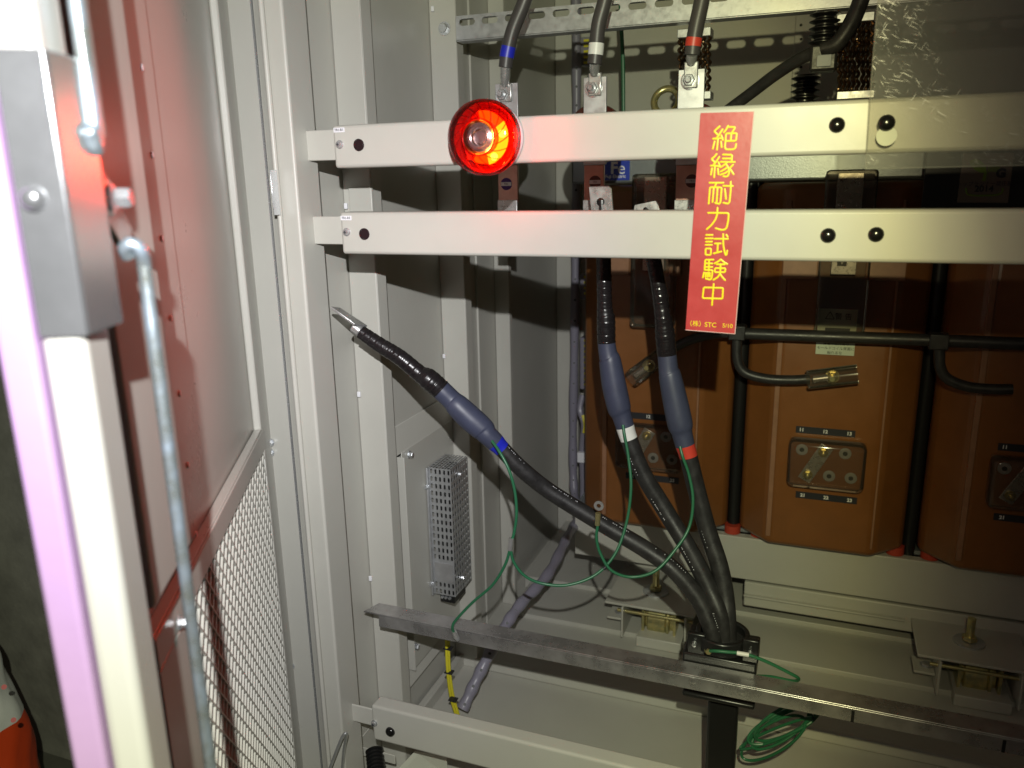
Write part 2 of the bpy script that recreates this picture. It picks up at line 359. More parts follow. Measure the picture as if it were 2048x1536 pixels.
# ------------------------------------------------------------------ perforated resistor box
ca = atX(856, 936, XP + .004); Yc0 = ca.y; Xc0 = XP + .002
Xc1 = at(901, 945, Yc0).x; Yc1 = atX(935, 918, Xc1).y; zc1 = at(870, 936, Yc0).z; zc0 = at(888, 1190, Yc0).z
cage = thing('perforated_box', 'tall grey perforated metal box on the left side wall, nameplate near its foot', 'electrical box', (Xc0, Yc0, zc0))
def perf(o, U, V, w_, h_, cols, rows, hw, hh, th, N, skip=()):
    """sheet with oblong holes: built as a grid of strips and slot rims"""
    m = MB(); cw = w_ / cols; ch = h_ / rows
    def q(u0, v0, u1, v1):
        if u1 - u0 < 1e-6 or v1 - v0 < 1e-6: return
        pts = [o + U * u0 + V * v0, o + U * u1 + V * v0, o + U * u1 + V * v1, o + U * u0 + V * v1]; m.prism(pts, N * -th)
    for i in range(cols):
        for j in range(rows):
            x, y = i * cw, j * ch
            if (i, j) in skip: q(x, y, x + cw, y + ch); continue
            ax_, bx_ = x + (cw - hw) / 2, x + (cw + hw) / 2; ay_, by_ = y + (ch - hh) / 2, y + (ch + hh) / 2
            outer = [(x, y), (x + cw, y), (x + cw, y + ch), (x, y + ch)]
            k = hw / 2; inn = []
            for t in range(8): an = math.pi * t / 7; inn.append(((ax_ + bx_) / 2 + k * math.cos(an), by_ - k + k * math.sin(an)))
            for t in range(8): an = math.pi + math.pi * t / 7; inn.append(((ax_ + bx_) / 2 + k * math.cos(an), ay_ + k + k * math.sin(an)))
            # ring of quads from inner loop to projected outer rectangle
            cxm, cym = x + cw / 2, y + ch / 2; out = []
            for (a_, b_) in inn:
                dx, dy = a_ - cxm, b_ - cym
                s_ = min((cw / 2) / abs(dx) if abs(dx) > 1e-9 else 1e9, (ch / 2) / abs(dy) if abs(dy) > 1e-9 else 1e9)
                out.append((cxm + dx * s_, cym + dy * s_))
            P = lambda p_, d=0: o + U * p_[0] + V * p_[1] - N * d
            vi = [m.bm.verts.new(P(p_)) for p_ in inn]; vo = [m.bm.verts.new(P(p_)) for p_ in out]; vb = [m.bm.verts.new(P(p_, th)) for p_ in inn]
            nn = len(inn)
            for t in range(nn):
                t2 = (t + 1) % nn
                A, B = out[t], out[t2]
                m.bm.faces.new([vi[t], vi[t2], vo[t2], vo[t]]); m.bm.faces.new([vi[t], vb[t], vb[t2], vi[t2]])
                if abs(A[0] - B[0]) > 1e-7 and abs(A[1] - B[1]) > 1e-7:
                    # corner triangle
                    cxn = x if (A[0] < cxm and B[0] <= cxm or B[0] < cxm) else x + cw
                    cyn = y if (A[1] + B[1]) / 2 < cym else y + ch
                    cv = m.bm.verts.new(P((cxn, cyn))); m.bm.faces.new([vo[t], vo[t2], cv])
    return m
X_, Y_, Z_ = Vector((1, 0, 0)), Vector((0, 1, 0)), Vector((0, 0, 1))
wX = Xc1 - Xc0; wY = Yc1 - Yc0; hZ = zc1 - zc0
perf(Vector((Xc0 + .004, Yc0, zc0)), X_, Z_, wX - .004, hZ, 5, 18, .0046, .0105, .001, -Y_, skip={(i, j) for i in range(5) for j in (2, 3, 4)}).build('front_grille', 'galv', cage, smooth=False)
perf(Vector((Xc1, Yc0, zc0)), Y_, Z_, wY, hZ, 7, 18, .0062, .0105, .001, X_).build('side_grille', 'galv', cage, smooth=False)
perf(Vector((Xc0, Yc0, zc1)), X_, Y_, wX, wY, 4, 7, .0052, .011, .001, Z_).build('top_grille', 'galv', cage, smooth=False)
MB().box((Xc0, Yc0 - .008, zc0 - .002), (Xc0 + .004, Yc0 + .001, zc1)).build('flange', 'galv', cage, bevel=.001)
MB().box((Xc0 + .012, Yc0 + .012, zc0 + .01), (Xc1 - .012, Yc1 - .012, zc1 - .012)).build('shade_core', 'dark', cage)  # core coloured near-black so the grille holes read as shaded
cz_ = hZ / 18
MB().box((Xc0 + .008, Yc0 - .0015, zc0 + 2 * cz_), (Xc1 - .004, Yc0 - .0003, zc0 + 4.7 * cz_)).build('nameplate', 'alu', cage)
for u, v in ((.4, .1), (.45, .92)):
    MB().hexbolt((Xc1 + .0003, Yc0 + wY * u, zc0 + hZ * v), (1, 0, 0), .004, .006).build('side_screw', 'zinc', cage)
for v in (.09, .86): MB().hexbolt((Xc0 + .002, Yc0 - .008, zc0 + hZ * v), (0, -1, 0), .004, .008).build('front_screw', 'zinc', cage)
m = MB(); m.box((Xc0 + .012, Yc0 + .008, zc0 - .022), (Xc1 - .006, Yc1 - .02, zc0 - .002)); m.build('terminal_block', 'blackpaint', cage, bevel=.002)
m = MB()
for k in range(3): m.lathe([(0, 0), (.004, 0), (.003, .003), (0, .003)], (Xc0 + .018 + k * .009, Yc0 + .008, zc0 - .010), (0, -1, 0), 12)
m.build('terminal_screw', 'zinc', cage)

# ------------------------------------------------------------------ DOOR
HD = atX(486, 450, -.83); hh = Vector((HD.x, HD.y, 0))
_d = ray(781, 364.7); _d.z = 0; DU = -_n(_d); DN = Vector((-DU.y, DU.x, 0))
if DN.dot(-hh) < 0: DN = -DN
def D(u, wv, z): return hh + DU * u + DN * wv + Vector((0, 0, z))
def dW(px, py, wv):   # pixel on plane w = const -> (u, z)
    r = ray(px, py); t = (hh.dot(DN) + wv) / r.dot(DN); p = r * t; return (p - hh).dot(DU), p.z
def dUc(px, py, uc):
    r = ray(px, py); t = (hh.dot(DU) + uc) / r.dot(DU); p = r * t; return (p - hh).dot(DN), p.z
DT = Matrix(((DU.x, DN.x, 0, hh.x), (DU.y, DN.y, 0, hh.y), (0, 0, 1, 0), (0, 0, 0, 1)))
door = thing('cubicle_door', 'open cream steel door at the left with lock rod channel and grille panel', 'door', (hh.x, hh.y, -1.25))
WE = .066
uE = dW(133, 450, WE)[0]; uB = dW(190, 450, WE)[0]
wP = dUc(40, 450, uE)[0]; wQ = dUc(-15, 450, uE)[0]
MB().box((.0, -.003, -1.22), (uB - .09, 0, .75), DT).build('back_panel', 'door', door)
MB().box((uB, wP - .0005, -1.22), (uE, WE, .75), DT).build('edge_channel', 'door', door, bevel=.006, seg=4)
# stile facing the front next to the hinge
xs0 = at(488, 450, HD.y - .005).x; xs1 = at(545, 450, HD.y - .005).x
m = MB(); m.box((xs0, HD.y - .006, -1.22), (xs1, HD.y + .02, .75)); m.build('hinge_stile', 'door', door, bevel=.003)
u1, _ = dW(478, 450, .01)
m = MB(); m.box((.004, 0, -1.22), (max(u1, .02), .012, .75), DT); m.build('panel_fold', 'door', door, bevel=.003)
# stiffener channel
us1 = dW(322, 580, .040)[0]; us0 = dW(218, 580, .040)[0]; uf = dW(355, 580, .001)[0]
zs = dW(345, 1158, .040)[1]
if us0 < us1: us0, us1 = us1, us0
MB().box((us1, 0.0005, zs), (us0, .040, .75), DT).build('stiffener', 'door', door, bevel=.004, seg=3)
MB().box((uf, .0005, zs), (us1, .004, .75), DT).build('rivet_flange', 'door', door, bevel=.001)
m = MB()
for py in (135, 310, 477, 636, 787, 930, 1068):
    px = 283 + (py - 135) * (391 - 283) / (1068 - 135)
    u, z = dW(px, py, .004); m.lathe([(.0035, 0), (.003, .0015), (0, .002)], D(u, .004, z), DN, 12)
m.build('rivet', 'white', door)
# grille cover
gW = .016
ug0, zg = dW(545, 905, gW); 
ug0 = dW(530, 880, gW)[0]; zg = dW(522, 869, gW)[1]; ug1 = dW(305, 1240, gW)[0]
mT = .030
m = MB(); m.box((ug0, gW - .003, zg - mT), (ug1, gW, zg), DT); m.box((ug0, gW - .003, -1.2), (ug0 + .014, gW, zg - mT), DT)
m.box((ug1 - .10, gW - .003, -1.2), (ug1, gW, zg - mT), DT)
m.box((ug0, .001, zg - .003), (ug1, gW - .003, zg), DT); m.box((ug1 - .003, .001, -1.2), (ug1, gW - .003, zg - .003), DT)
m.build('grille_frame', 'door', door, bevel=.002)
m = MB(); pu, pz = .023, .027; u0_, u1_ = ug0 + .014, ug1 - .10; z0_, z1_ = -1.2, zg - mT
import itertools
def clipseg(a, b):
    (x0, y0), (x1, y1) = a, b; t0, t1 = 0, 1
    for p, q in ((-(x1 - x0), x0 - u0_), (x1 - x0, u1_ - x0), (-(y1 - y0), y0 - z0_), (y1 - y0, z1_ - y0)):
        if abs(p) < 1e-12:
            if q < 0: return None
        else:
            r = q / p
            if p < 0: t0 = max(t0, r)
            else: t1 = min(t1, r)
    return None if t0 >= t1 - 1e-6 else ((x0 + (x1 - x0) * t0, y0 + (y1 - y0) * t0), (x0 + (x1 - x0) * t1, y0 + (y1 - y0) * t1))
sl = pz / pu; L_ = u1_ - u0_
nk = int(((z1_ - z0_) + sl * L_) / pz) + 2
for k in range(nk):
    for sgn in (1, -1):
        a = (u0_, z0_ - (sl * L_ if sgn > 0 else 0) + k * pz); b = (u1_, a[1] + sgn * sl * L_)
        cs = clipseg(a, b)
        if not cs: continue
        p, q = (D(cs[0][0], gW - .004, cs[0][1]), D(cs[1][0], gW - .004, cs[1][1]))
        t = _n(q - p); s_ = t.cross(DN) * .0010; nn = DN * (.0035 if sgn > 0 else .0032)
        m.hexa([p - s_, p + s_, q + s_, q - s_, p - s_ + nn, p + s_ + nn, q + s_ + nn, q - s_ + nn])
m.build('expanded_mesh', 'cream', door, smooth=False)
# hinge + small clip screws between door and post
for (py0, py1) in [(340, 430)]:
    a = at(549, py0, .985); b = at(556, py1, .985); MB().box((a.x, .975, b.z), (b.x, .99, a.z)).build('hinge', 'zinc', door, bevel=.001)
a = at(551, 450, 1.0); MB().box((a.x - .0012, .99, -1.2), (a.x + .0012, .993, .7)).build('seal', 'zinc', door)
for (px, py) in [(541, 885), (541, 905), (582, 1332)]:
    p = at(px, py, HD.y - .008); MB().hexbolt(p, (.3, -1, 0), .005, .008).build('screw', 'zinc', door)
pf = dW(357, 1245, gW + .001); MB().hexbolt(D(pf[0], gW + .001, pf[1]), DN, .005, .010).build('screw', 'zinc', door)
# lilac edge strip on the free edge
ob = MB().box((uB, wQ - .007, -1.22), (uE + .004, wP - .001, .75), DT).build('lilac_edge_strip', 'lilac', door, bevel=.003)

# lock rod assembly
lk = thing('lock_rod_assembly', 'zinc plated lock rods hooked to a lever plate on the open door', 'lock', tuple(D(us0, .07, -.3)))
WR = .074
def dpt(px, py, wv): u, z = dW(px, py, wv); return D(u, wv, z)
lowr = [dpt(256, 512, WR - .004), dpt(250, 497, WR - .004), dpt(262, 488, WR), dpt(280, 500, WR + .004), dpt(290, 540, WR + .004)]
u_r = dW(292, 560, WR + .004)[0]
lowr += [D(u_r, WR + .004, dW(300, 640, WR)[1]), D(u_r, WR + .004, -.5), D(u_r, WR + .004, -.9)]
MB().tube(spline(lowr, 8), .0042, 16).build('lower_rod', 'rod', lk)
u_t = dW(170, 130, WR)[0]; zt_ = dW(180, 240, WR)[1]
upr = [D(u_t, WR, .7), D(u_t, WR, .2), D(u_t, WR, zt_), dpt(181, 262, WR), dpt(181, 276, WR - .001), dpt(174, 286, WR - .004), dpt(165, 288, WR - .008)]
MB().tube(spline(upr, 8), .0042, 16).build('upper_rod', 'rod', lk)
q = [dpt(160, 300, WR - .012), dpt(178, 292, WR - .012), dpt(215, 355, WR - .012), dpt(264, 455, WR - .012), dpt(262, 486, WR - .012), dpt(245, 492, WR - .012), dpt(190, 395, WR - .012)]
MB().prism(q, DN * -.004).build('lever_plate', 'polish', lk, bevel=.0008)
p = dpt(213, 396, WR - .012)
MB().lathe([(0, 0), (.011, 0), (.011, .0015), (.008, .002), (.008, .004), (.0, .004)], p, DN, 24).build('washer', 'zinc', lk)
MB().hexbolt(p + DN * .004, DN, .0062, .010, False).build('bolt', 'zinc', lk)

# polished catch plate on the near door edge
zc_t = dW(133, 118, WE)[1]; zc_b = dW(200, 655, WE)[1]
cp = thing('catch_plate', 'polished metal angle plate wrapped over the near door edge, glowing red', 'metal plate', tuple(D(uE, WE, zc_b)))
m = MB(); m.box((uE + .0005, wP + .001, zc_b), (uE + .003, WE + .003, zc_t), DT); fl = (uE - uB) * .13; P8 = [(uB + .001, WE + .0005 + fl), (uE + .0004, WE + .0005), (uE + .0004, WE + .003), (uB + .001, WE + .003 + fl)]; m.hexa([DT @ Vector((a_, b_, zc_b)) for a_, b_ in P8] + [DT @ Vector((a_, b_, zc_t)) for a_, b_ in P8])
m.build('plate', 'polish', cp, bevel=.0022, seg=4)
wb, zb_ = dUc(67, 397, uE + .003); pS = hh + DU * (uE + .003) + DN * wb + Vector((0, 0, zb_))
MB().lathe([(.0062, 0), (.006, .002), (.0045, .0042), (.0025, .0052), (0, .0055)], pS, DU, 28).build('screw', 'polish', cp)

# ================================================================== RAILS
def rail(name, label, zt, zb, xl, plugs, screw, lbl, Y=1.0, plugm='plug'):
    t = thing(name, label, 'rail', (xl, Y, zb), 'guard rails across the cubicle front')
    m = MB(); m.box((xl, Y, zb), (.75, Y + .0035, zt)); m.box((xl, Y + .003, zb), (.75, Y + .03, zb + .003)); m.box((xl, Y + .003, zt - .003), (.75, Y + .03, zt))
    bmesh.ops.remove_doubles(m.bm, verts=m.bm.verts, dist=1e-5)
    m.bm.free(); m = MB(); m.box((xl, Y, zb), (.75, Y + .03, zt)); m.build('bar', 'cream', t, bevel=.0045, seg=4)
    p = at(*screw, Y); mm = MB(); mm.lathe([(0, 0), (.0058, 0), (.0058, .0012), (.0045, .0016), (.0045, .004), (.0038, .0052), (0, .0058)], p, (0, -1, 0), 20); mm.build('end_screw', 'zinc', t)
    mm = MB(); mm.box((p.x - .0022, p.y - .0062, p.z - .0005), (p.x + .0022, p.y - .0052, p.z + .0005)); mm.box((p.x - .0005, p.y - .0063, p.z - .0022), (p.x + .0005, p.y - .0053, p.z + .0022)); mm.build('screw_slot', 'ink', t)
    for (pp, dome, mt) in plugs:
        p = at(*pp, Y)
        prof = [(.0085, 0), (.0085, .001), (.0078, .0035), (.0055, .0055), (.0028, .0064), (0, .0067)] if dome else [(.0082, 0), (.0082, .0012), (.0072, .0016), (.0066, .0007), (0, .0004)]
        MB().lathe(prof, p, (0, -1, 0), 32).build('plug', mt, t)
    if lbl:
        (pa, body) = lbl; p = at(*pa, Y - .0004)
        MB().box((p.x - .0088, Y - .0006, p.z - .0031), (p.x + .0088, Y - .0001, p.z + .0031)).build('label', 'white', t)
        text('lettering', body, .0046, (p.x, Y - .0009, p.z), X_, Z_, 'ink', t)
    return t
rail('guard_rail', 'upper cream guard rail carrying the red lamp, a TR1-R1 tag at its left end', .0775, .0200, -.6475,
     [((718, 290), False, 'plugbrown'), ((1674, 250), True, 'plug')], (680, 289), ((678, 260), 'TR1-R1'))
rail('guard_rail', 'middle cream guard rail with two black domes and a TR1-R2 tag', -.0405, -.0995, -.6455,
     [((729, 468), False, 'plugbrown'), ((1656, 471), True, 'plug'), ((1752, 469), True, 'plug')], (694, 464), ((692, 436), 'TR1-R2'))
rail('guard_rail', 'lowest cream guard rail at the bottom of the opening with a black flat plug', -.850, -.9175, -.653,
     [((781, 1463), True, 'plug')], (749, 1446), None)

# steel support angle in front of the cable clamp
ra = thing('support_angle', 'bare steel angle bar crossing the opening below the cables', 'angle bar', (-.72, 1.11, -.76))
xl = at(727, 1225, 1.11).x
m = MB(); zt_r = -.7485
m.prism([(xl, 1.11, zt_r), (xl + .012, 1.145, zt_r), (.75, 1.145, zt_r), (.75, 1.11, zt_r)], (0, 0, -.003))
m.build('top_flange', 'rail', ra, bevel=.001)
MB().box((xl + .03, 1.1105, zt_r - .026), (.75, 1.1135, zt_r - .0032)).build('front_flange', 'rail', ra, bevel=.001)
for px, py in ((1385, 1362), (1482, 1383)):
    p = at(px, py, 1.1105); MB().lathe([(0, 0), (.006, 0), (.0055, .002), (0, .003)], p, (0, -1, 0), 20).build('bolt', 'rail', ra)
for px, py in ((1705, 1437), (2007, 1497)):
    p = at(px, py, 1.1095); MB().box((p.x - .002, 1.109, zt_r - .025), (p.x + .002, 1.1103, zt_r - .006)).build('slot', 'dark', ra)

# slotted strut
st = thing('slotted_strut', 'galvanised slotted channel crossing the top of the cubicle', 'channel', (-.69, 1.53, .26))
zs1, zs0 = .308, .262; x_s = at(912, 60, 1.53).x; pitch = .0475; n_ = 24
m = perf(Vector((x_s, 1.53, zs0 + .022)), Z_, X_, zs1 - zs0 - .022, pitch * n_, 1, n_, .0125, .033, .0025, -Y_)
m.box((x_s, 1.53, zs0 + .003), (x_s + pitch * n_, 1.5325, zs0 + .022)); m.box((x_s, 1.5326, zs1 - .0025), (x_s + pitch * n_, 1.56, zs1)); m.build('face', 'galv', st, smooth=False)
m = MB(); m.box((x_s, 1.5302, zs0), (x_s + pitch * n_, 1.56, zs0 + .0028)); m.build('lower_flange', 'galv', st, bevel=.001)
for k in range(14):
    pass

# ================================================================== BUS BARS, CABLES FROM ABOVE
hv = []
specs = [
 dict(xc=(990, 1035), top=168, bot=420, Y=1.35, cab=[(1068, -60), (1050, 0), (1026, 60), (1015, 105), (1011, 135)], lug=(1010, 172), bolt=(1008, 190), band='blueband', bt=('purpleband', 368), lab='grey supply cable with blue tape band above the red lamp', bl='left bus bar behind the red lamp with a purple round sticker', m='alu', ins=(985, 282)),
 dict(xc=(1167, 1213), top=155, bot=420, Y=1.35, cab=[(1222, -60), (1210, 0), (1197, 50), (1192, 100), (1189, 128)], lug=(1189, 150), bolt=(1187, 177), band='whiteband', bt=('bushing', 364), lab='grey supply cable with white tape band coming down to the middle bus bar', bl='middle bus bar below the white banded supply cable', m='alu', ins=(1178, 282)),
 dict(xc=(1357, 1410), top=140, bot=415, Y=1.35, cab=[(1415, -60), (1404, 0), (1393, 50), (1387, 85), (1384, 110)], lug=(1382, 128), bolt=(1380, 161), band='redband', bt=('bushing', 362), lab='grey supply cable with red tape band just left of the crinkled braid', bl='right bus bar below the red banded supply cable', m='alu', ins=(1370, 282)),
]
for s in specs:
    Y = s['Y']; a = at(s['xc'][0], s['top'], Y); b = at(s['xc'][1], s['top'], Y); z0 = at(s['xc'][0], s['bot'], Y).z - .02
    zmid = at(s['xc'][0], 330, Y).z
    t = thing('bus_bar', s['bl'], 'bus bar', (a.x, Y, z0), 'bus bars behind the upper rail')
    MB().box((a.x, Y, zmid), (b.x, Y + .005, a.z)).build('bar', 'alu', t, bevel=.0008)
    zj = at(s['xc'][0], 405, Y).z
    MB().box((a.x + .001, Y + .001, zj), (b.x - .003, Y + .007, zmid - .0005)).build('copper_link', 'copperbar', t, bevel=.0008)
    MB().box((a.x, Y - .002, z0 - .03), (b.x - .004, Y + .0008, zj + .004)).build('tinned_end', 'tin', t, bevel=.0008)
    p = at((s['xc'][0] + s['xc'][1]) / 2, s['bt'][1], Y)
    mm = MB(); mm.lathe([(0, 0), (.0105, 0), (.0105, .0006), (0, .0006)], (p.x, Y + .0009, p.z), (0, -1, 0), 28); mm.build('round_sticker', s['bt'][0], t)
    MB().box((p.x - .0098, Y - .0003, p.z - .0032), (p.x + .0098, Y + .0002, p.z + .0032)).build('sticker_stripe', 'alu', t)
    text('lettering', 'TR1', .005, (p.x, Y - .0006, p.z), X_, Z_, 'ink', t)
    p = at(*s['bolt'], Y)
    mm = MB(); mm.lathe([(0, 0), (.0145, 0), (.0145, .002), (.012, .0022), (.012, .004), (0, .004)], p, (0, -1, 0), 30); mm.hexbolt(p + Vector((0, -.004, 0)), (0, -1, 0), .0095, .008, False)
    mm.lathe([(0, .004), (.005, .004), (.005, .020), (.004, .022), (0, .022)], p, (0, -1, 0), 18); mm.build('bolt', 'zinc', t)
    # bushing
    p = at(*s['ins'], 1.39); rr = .05
    ins = MB().lathe([(0, -.03), (rr * .8, -.03), (rr, -.02), (rr, .0), (rr * .7, .01), (rr * .7, .06), (0, .06)], (p.x + .012, 1.40, p.z + .01), (0, 1, 0), 40)
    ins.build('bushing', 'bushing', t, bevel=.002)
    # cable
    c = thing('supply_cable', s['lab'] + '', 'cable', tuple(at(*s['cab'][-1], Y)), 'supply cables from above')
    keys = [at(px, py, Y - .014) for px, py in s['cab']]; pts = spline(keys, 10)
    MB().tube(pts, .0118, 18).build('sheath', 'supply', c)
    n0 = len(pts)
    i0, i1 = int(n0 * .66), int(n0 * .82)
    MB().tube(pts[i0:i1 + 1], .0124, 18).build('phase_band', s['band'], c)
    e = pts[-1]; q = at(*s['lug'], Y - .006)
    MB().tube([e + (e - pts[-2]) * -.5, e * .5 + q * .5, q], [.0085, .0085, .006], 16).build('lug_barrel', 'tin', c)
    MB().box((q.x - .011, Y - .0045, p.z * 0 + at(*s['bolt'], Y).z - .012), (q.x + .011, Y - .0008, q.z + .004)).build('lug_tongue', 'tin', c, bevel=.002)

# ================================================================== TEST CABLES
CK = {
 'blue': [(722, 664, 1.085, .0105, 'tape'), (760, 690, 1.09, .0118, 'tape'), (800, 715, 1.095, .0125, 'tape'), (840, 748, 1.10, .0135, 'tape'), (855, 757, 1.10, .0165, 'tape'), (882, 780, 1.105, .0165, 'shrink'),
          (903, 800, 1.11, .0165, 'shrink'), (915, 812, 1.11, .019, 'shrink'), (940, 836, 1.115, .0205, 'shrink'), (965, 858, 1.12, .0195, 'shrink'), (975, 870, 1.12, .0165, 'shrink'), (990, 884, 1.125, .0155, 'band'),
          (1004, 898, 1.13, .0135, 'sheath'), (1040, 935, 1.14, .0135, 'sheath'), (1100, 983, 1.16, .0135, 'sheath'), (1200, 1045, 1.18, .0138, 'sheath'), (1290, 1098, 1.19, .0142, 'sheath'),
          (1350, 1142, 1.19, .0142, 'sheath'), (1398, 1200, 1.185, .0142, 'sheath'), (1424, 1262, 1.175, .0142, 'sheath'), (1430, 1310, 1.17, .0142, 'end')],
 'white': [(1204, 400, 1.22, .010, 'bare'), (1206, 470, 1.22, .0115, 'bare'), (1208, 550, 1.22, .0115, 'tape'), (1209, 600, 1.22, .0115, 'tape'), (1210, 625, 1.22, .0125, 'tape'), (1212, 640, 1.22, .0142, 'tape'), (1213, 685, 1.22, .0142, 'shrink'),
           (1217, 712, 1.22, .0152, 'shrink'), (1220, 722, 1.22, .0175, 'shrink'), (1228, 770, 1.22, .0195, 'shrink'), (1238, 815, 1.22, .019, 'shrink'), (1243, 830, 1.22, .016, 'shrink'), (1250, 853, 1.22, .015, 'band'), (1258, 878, 1.22, .0142, 'sheath'),
           (1285, 945, 1.22, .0142, 'sheath'), (1330, 1020, 1.22, .0145, 'sheath'), (1378, 1098, 1.21, .0145, 'sheath'), (1415, 1170, 1.20, .0145, 'sheath'), (1443, 1240, 1.185, .0142, 'sheath'), (1447, 1315, 1.18, .0142, 'end')],
 'red': [(1293, 415, 1.24, .010, 'bare'), (1300, 480, 1.23, .0115, 'bare'), (1316, 565, 1.23, .0115, 'tape'), (1324, 620, 1.23, .0118, 'tape'), (1328, 650, 1.23, .0135, 'tape'), (1330, 668, 1.23, .0148, 'tape'), (1334, 710, 1.23, .0148, 'shrink'),
         (1337, 740, 1.23, .0155, 'shrink'), (1340, 752, 1.23, .0175, 'shrink'), (1350, 800, 1.23, .0195, 'shrink'), (1360, 848, 1.23, .020, 'shrink'), (1364, 866, 1.23, .0165, 'shrink'), (1370, 890, 1.23, .0155, 'band'), (1377, 913, 1.23, .0145, 'sheath'),
         (1392, 975, 1.23, .0145, 'sheath'), (1415, 1060, 1.225, .0145, 'sheath'), (1438, 1130, 1.215, .0145, 'sheath'), (1450, 1190, 1.205, .0145, 'sheath'), (1455, 1250, 1.19, .0142, 'sheath'), (1456, 1315, 1.185, .0142, 'end')],
}
clabel = {'blue': 'black cable with blue band bent to the left, its loose lug in mid air',
          'white': 'black cable with white band rising behind the middle rail',
          'red': 'black cable with red band rising behind the middle rail beside the warning sign'}
bandm = {'blue': 'blueband', 'white': 'whiteband', 'red': 'redband'}
lugs = {}
for nm, K in CK.items():
    t = thing('power_cable', clabel[nm], 'cable', tuple(at(*K[-1][:3])), 'three disconnected power cables in the clamp')
    P = [at(*k[:3]) for k in K]; NN = 14
    dense = spline(P, NN); rad = [v.x for v in spline([Vector((k[3], 0, 0)) for k in K], NN)]
    i = 0
    while i < len(K) - 1:
        lab = K[i][4]; j = i
        while j < len(K) - 1 and K[j][4] == lab: j += 1
        pts = dense[i * NN: j * NN + 1]; rs = rad[i * NN: j * NN + 1]
        # arc length
        s = [0]
        for a, b in zip(pts, pts[1:]): s.append(s[-1] + (b - a).length)
        if lab in ('tape', 'bare'):
            # resample finely for wrap ridges
            tot = s[-1]; nn = max(8, int(tot / .0012)); np_, nr = [], []
            for q in range(nn + 1):
                v = tot * q / nn; k = 0
                while k < len(s) - 2 and s[k + 1] < v: k += 1
                f = (v - s[k]) / max(1e-9, s[k + 1] - s[k]); np_.append(pts[k].lerp(pts[k + 1], f))
                rr = rs[k] + (rs[k + 1] - rs[k]) * f
                ph = (v / .0105 + .15 * math.sin(v * 90)) % 1.0
                nr.append(rr * (1 + (.055 * (1 - ph) if lab == 'tape' else 0) + random.uniform(-.008, .008)))
            pts, rs = np_, nr
        name = {'tape': 'tape_wrap', 'bare': 'insulation', 'shrink': 'shrink_sleeve', 'band': 'phase_band', 'sheath': 'sheath'}[lab]
        mm = {'tape': 'tape', 'bare': 'tape', 'shrink': 'shrink', 'band': bandm[nm], 'sheath': 'rubber'}[lab]
        o = MB().tube(pts, rs, 28).build(name, mm, t)
        if lab == 'sheath':
            # faint white print running along the sheath
            pr = MB(); acc_ = 0
            for a_, b_, r_ in zip(pts, pts[1:], rs):
                tt = _n(b_ - a_); view = _n(-a_); side = _n(tt.cross(view)); off = _n(view * .75 + side * (.6 if nm != 'blue' else -.75)) * (r_ + .0002)
                L = (b_ - a_).length; c_ = int(L / .0024)
                for k in range(c_):
                    acc_ += 1
                    if (acc_ // 16) % 2 == 1 or random.random() < .25: continue
                    p = a_ + (b_ - a_) * (k / max(1, c_)) + off; hw_ = random.uniform(.0003, .0009)
                    sd = _n(off.cross(tt)); 
                    v4 = [pr.bm.verts.new(p + tt * e1 * .0007 + sd * e2 * hw_) for e1, e2 in ((-1, -1), (1, -1), (1, 1), (-1, 1))]; pr.bm.faces.new(v4)
            pr.build('sheath_print', 'white', t, smooth=False)
        i = j
    # lug
    if nm == 'blue':
        a = P[0]; b = at(706, 652, 1.083)
        MB().tube([a + (a - P[1]) * .0, a.lerp(b, .4), b], [.0085, .0098, .0098], 20).build('lug_barrel', 'tin', t, bevel=.002)
        pts = [at(716, 650, 1.075), at(733, 652, 1.083), at(684, 618, 1.062), at(658, 612, 1.062)]
        q0 = at(660, 617, 1.055); q1 = at(678, 619, 1.078); q2 = at(733, 655, 1.092); q3 = at(708, 652, 1.068)
        MB().prism([q0, q1, q2, q3], Vector((.002, 0, .0035))).build('lug_tongue', 'tin', t, bevel=.0006)
        p = (q0 + q1 + q2 + q3) / 4 + Vector((-.002, 0, 0)); nrm = _n((q1 - q0).cross(q3 - q0)); nrm = nrm if nrm.dot(-p) > 0 else -nrm
        MB().lathe([(0, 0), (.0045, 0), (.0045, .0004), (0, .0004)], p + nrm * .0006, nrm, 20).build('lug_hole', 'dark', t)
    else:
        if nm == 'white': c4 = [(1178, 373), (1221, 371), (1226, 425), (1183, 425)]; hole = (1201, 404); Yl = 1.21
        else: c4 = [(1266, 411), (1314, 401), (1322, 440), (1272, 440)]; hole = (1292, 440); Yl = 1.23
        pts = [at(x, y, Yl) for x, y in c4]
        # plate with real hole
        m = MB(); hc = at(*hole, Yl); N = 28; inn = [hc + X_ * (.0062 * math.cos(2 * math.pi * k / N)) + Z_ * (.0062 * math.sin(2 * math.pi * k / N)) for k in range(N)]
        me_ = MB(); cen = sum(pts, Vector()) / 4
        out = []
        for k in range(N):
            dr = _n(inn[k] - hc); best = None
            for e in range(4):
                A, B = pts[e], pts[(e + 1) % 4]; ex = B - A; den = dr.x * ex.z - dr.z * ex.x
                if abs(den) < 1e-12: continue
                tt = ((A.x - hc.x) * ex.z - (A.z - hc.z) * ex.x) / den; uu = ((A.x - hc.x) * dr.z - (A.z - hc.z) * dr.x) / den
                if tt > 0 and -1e-6 <= uu <= 1 + 1e-6 and (best is None or tt < best): best = tt
            out.append(hc + dr * (best or .02))
        th = Vector((0, .005, 0))
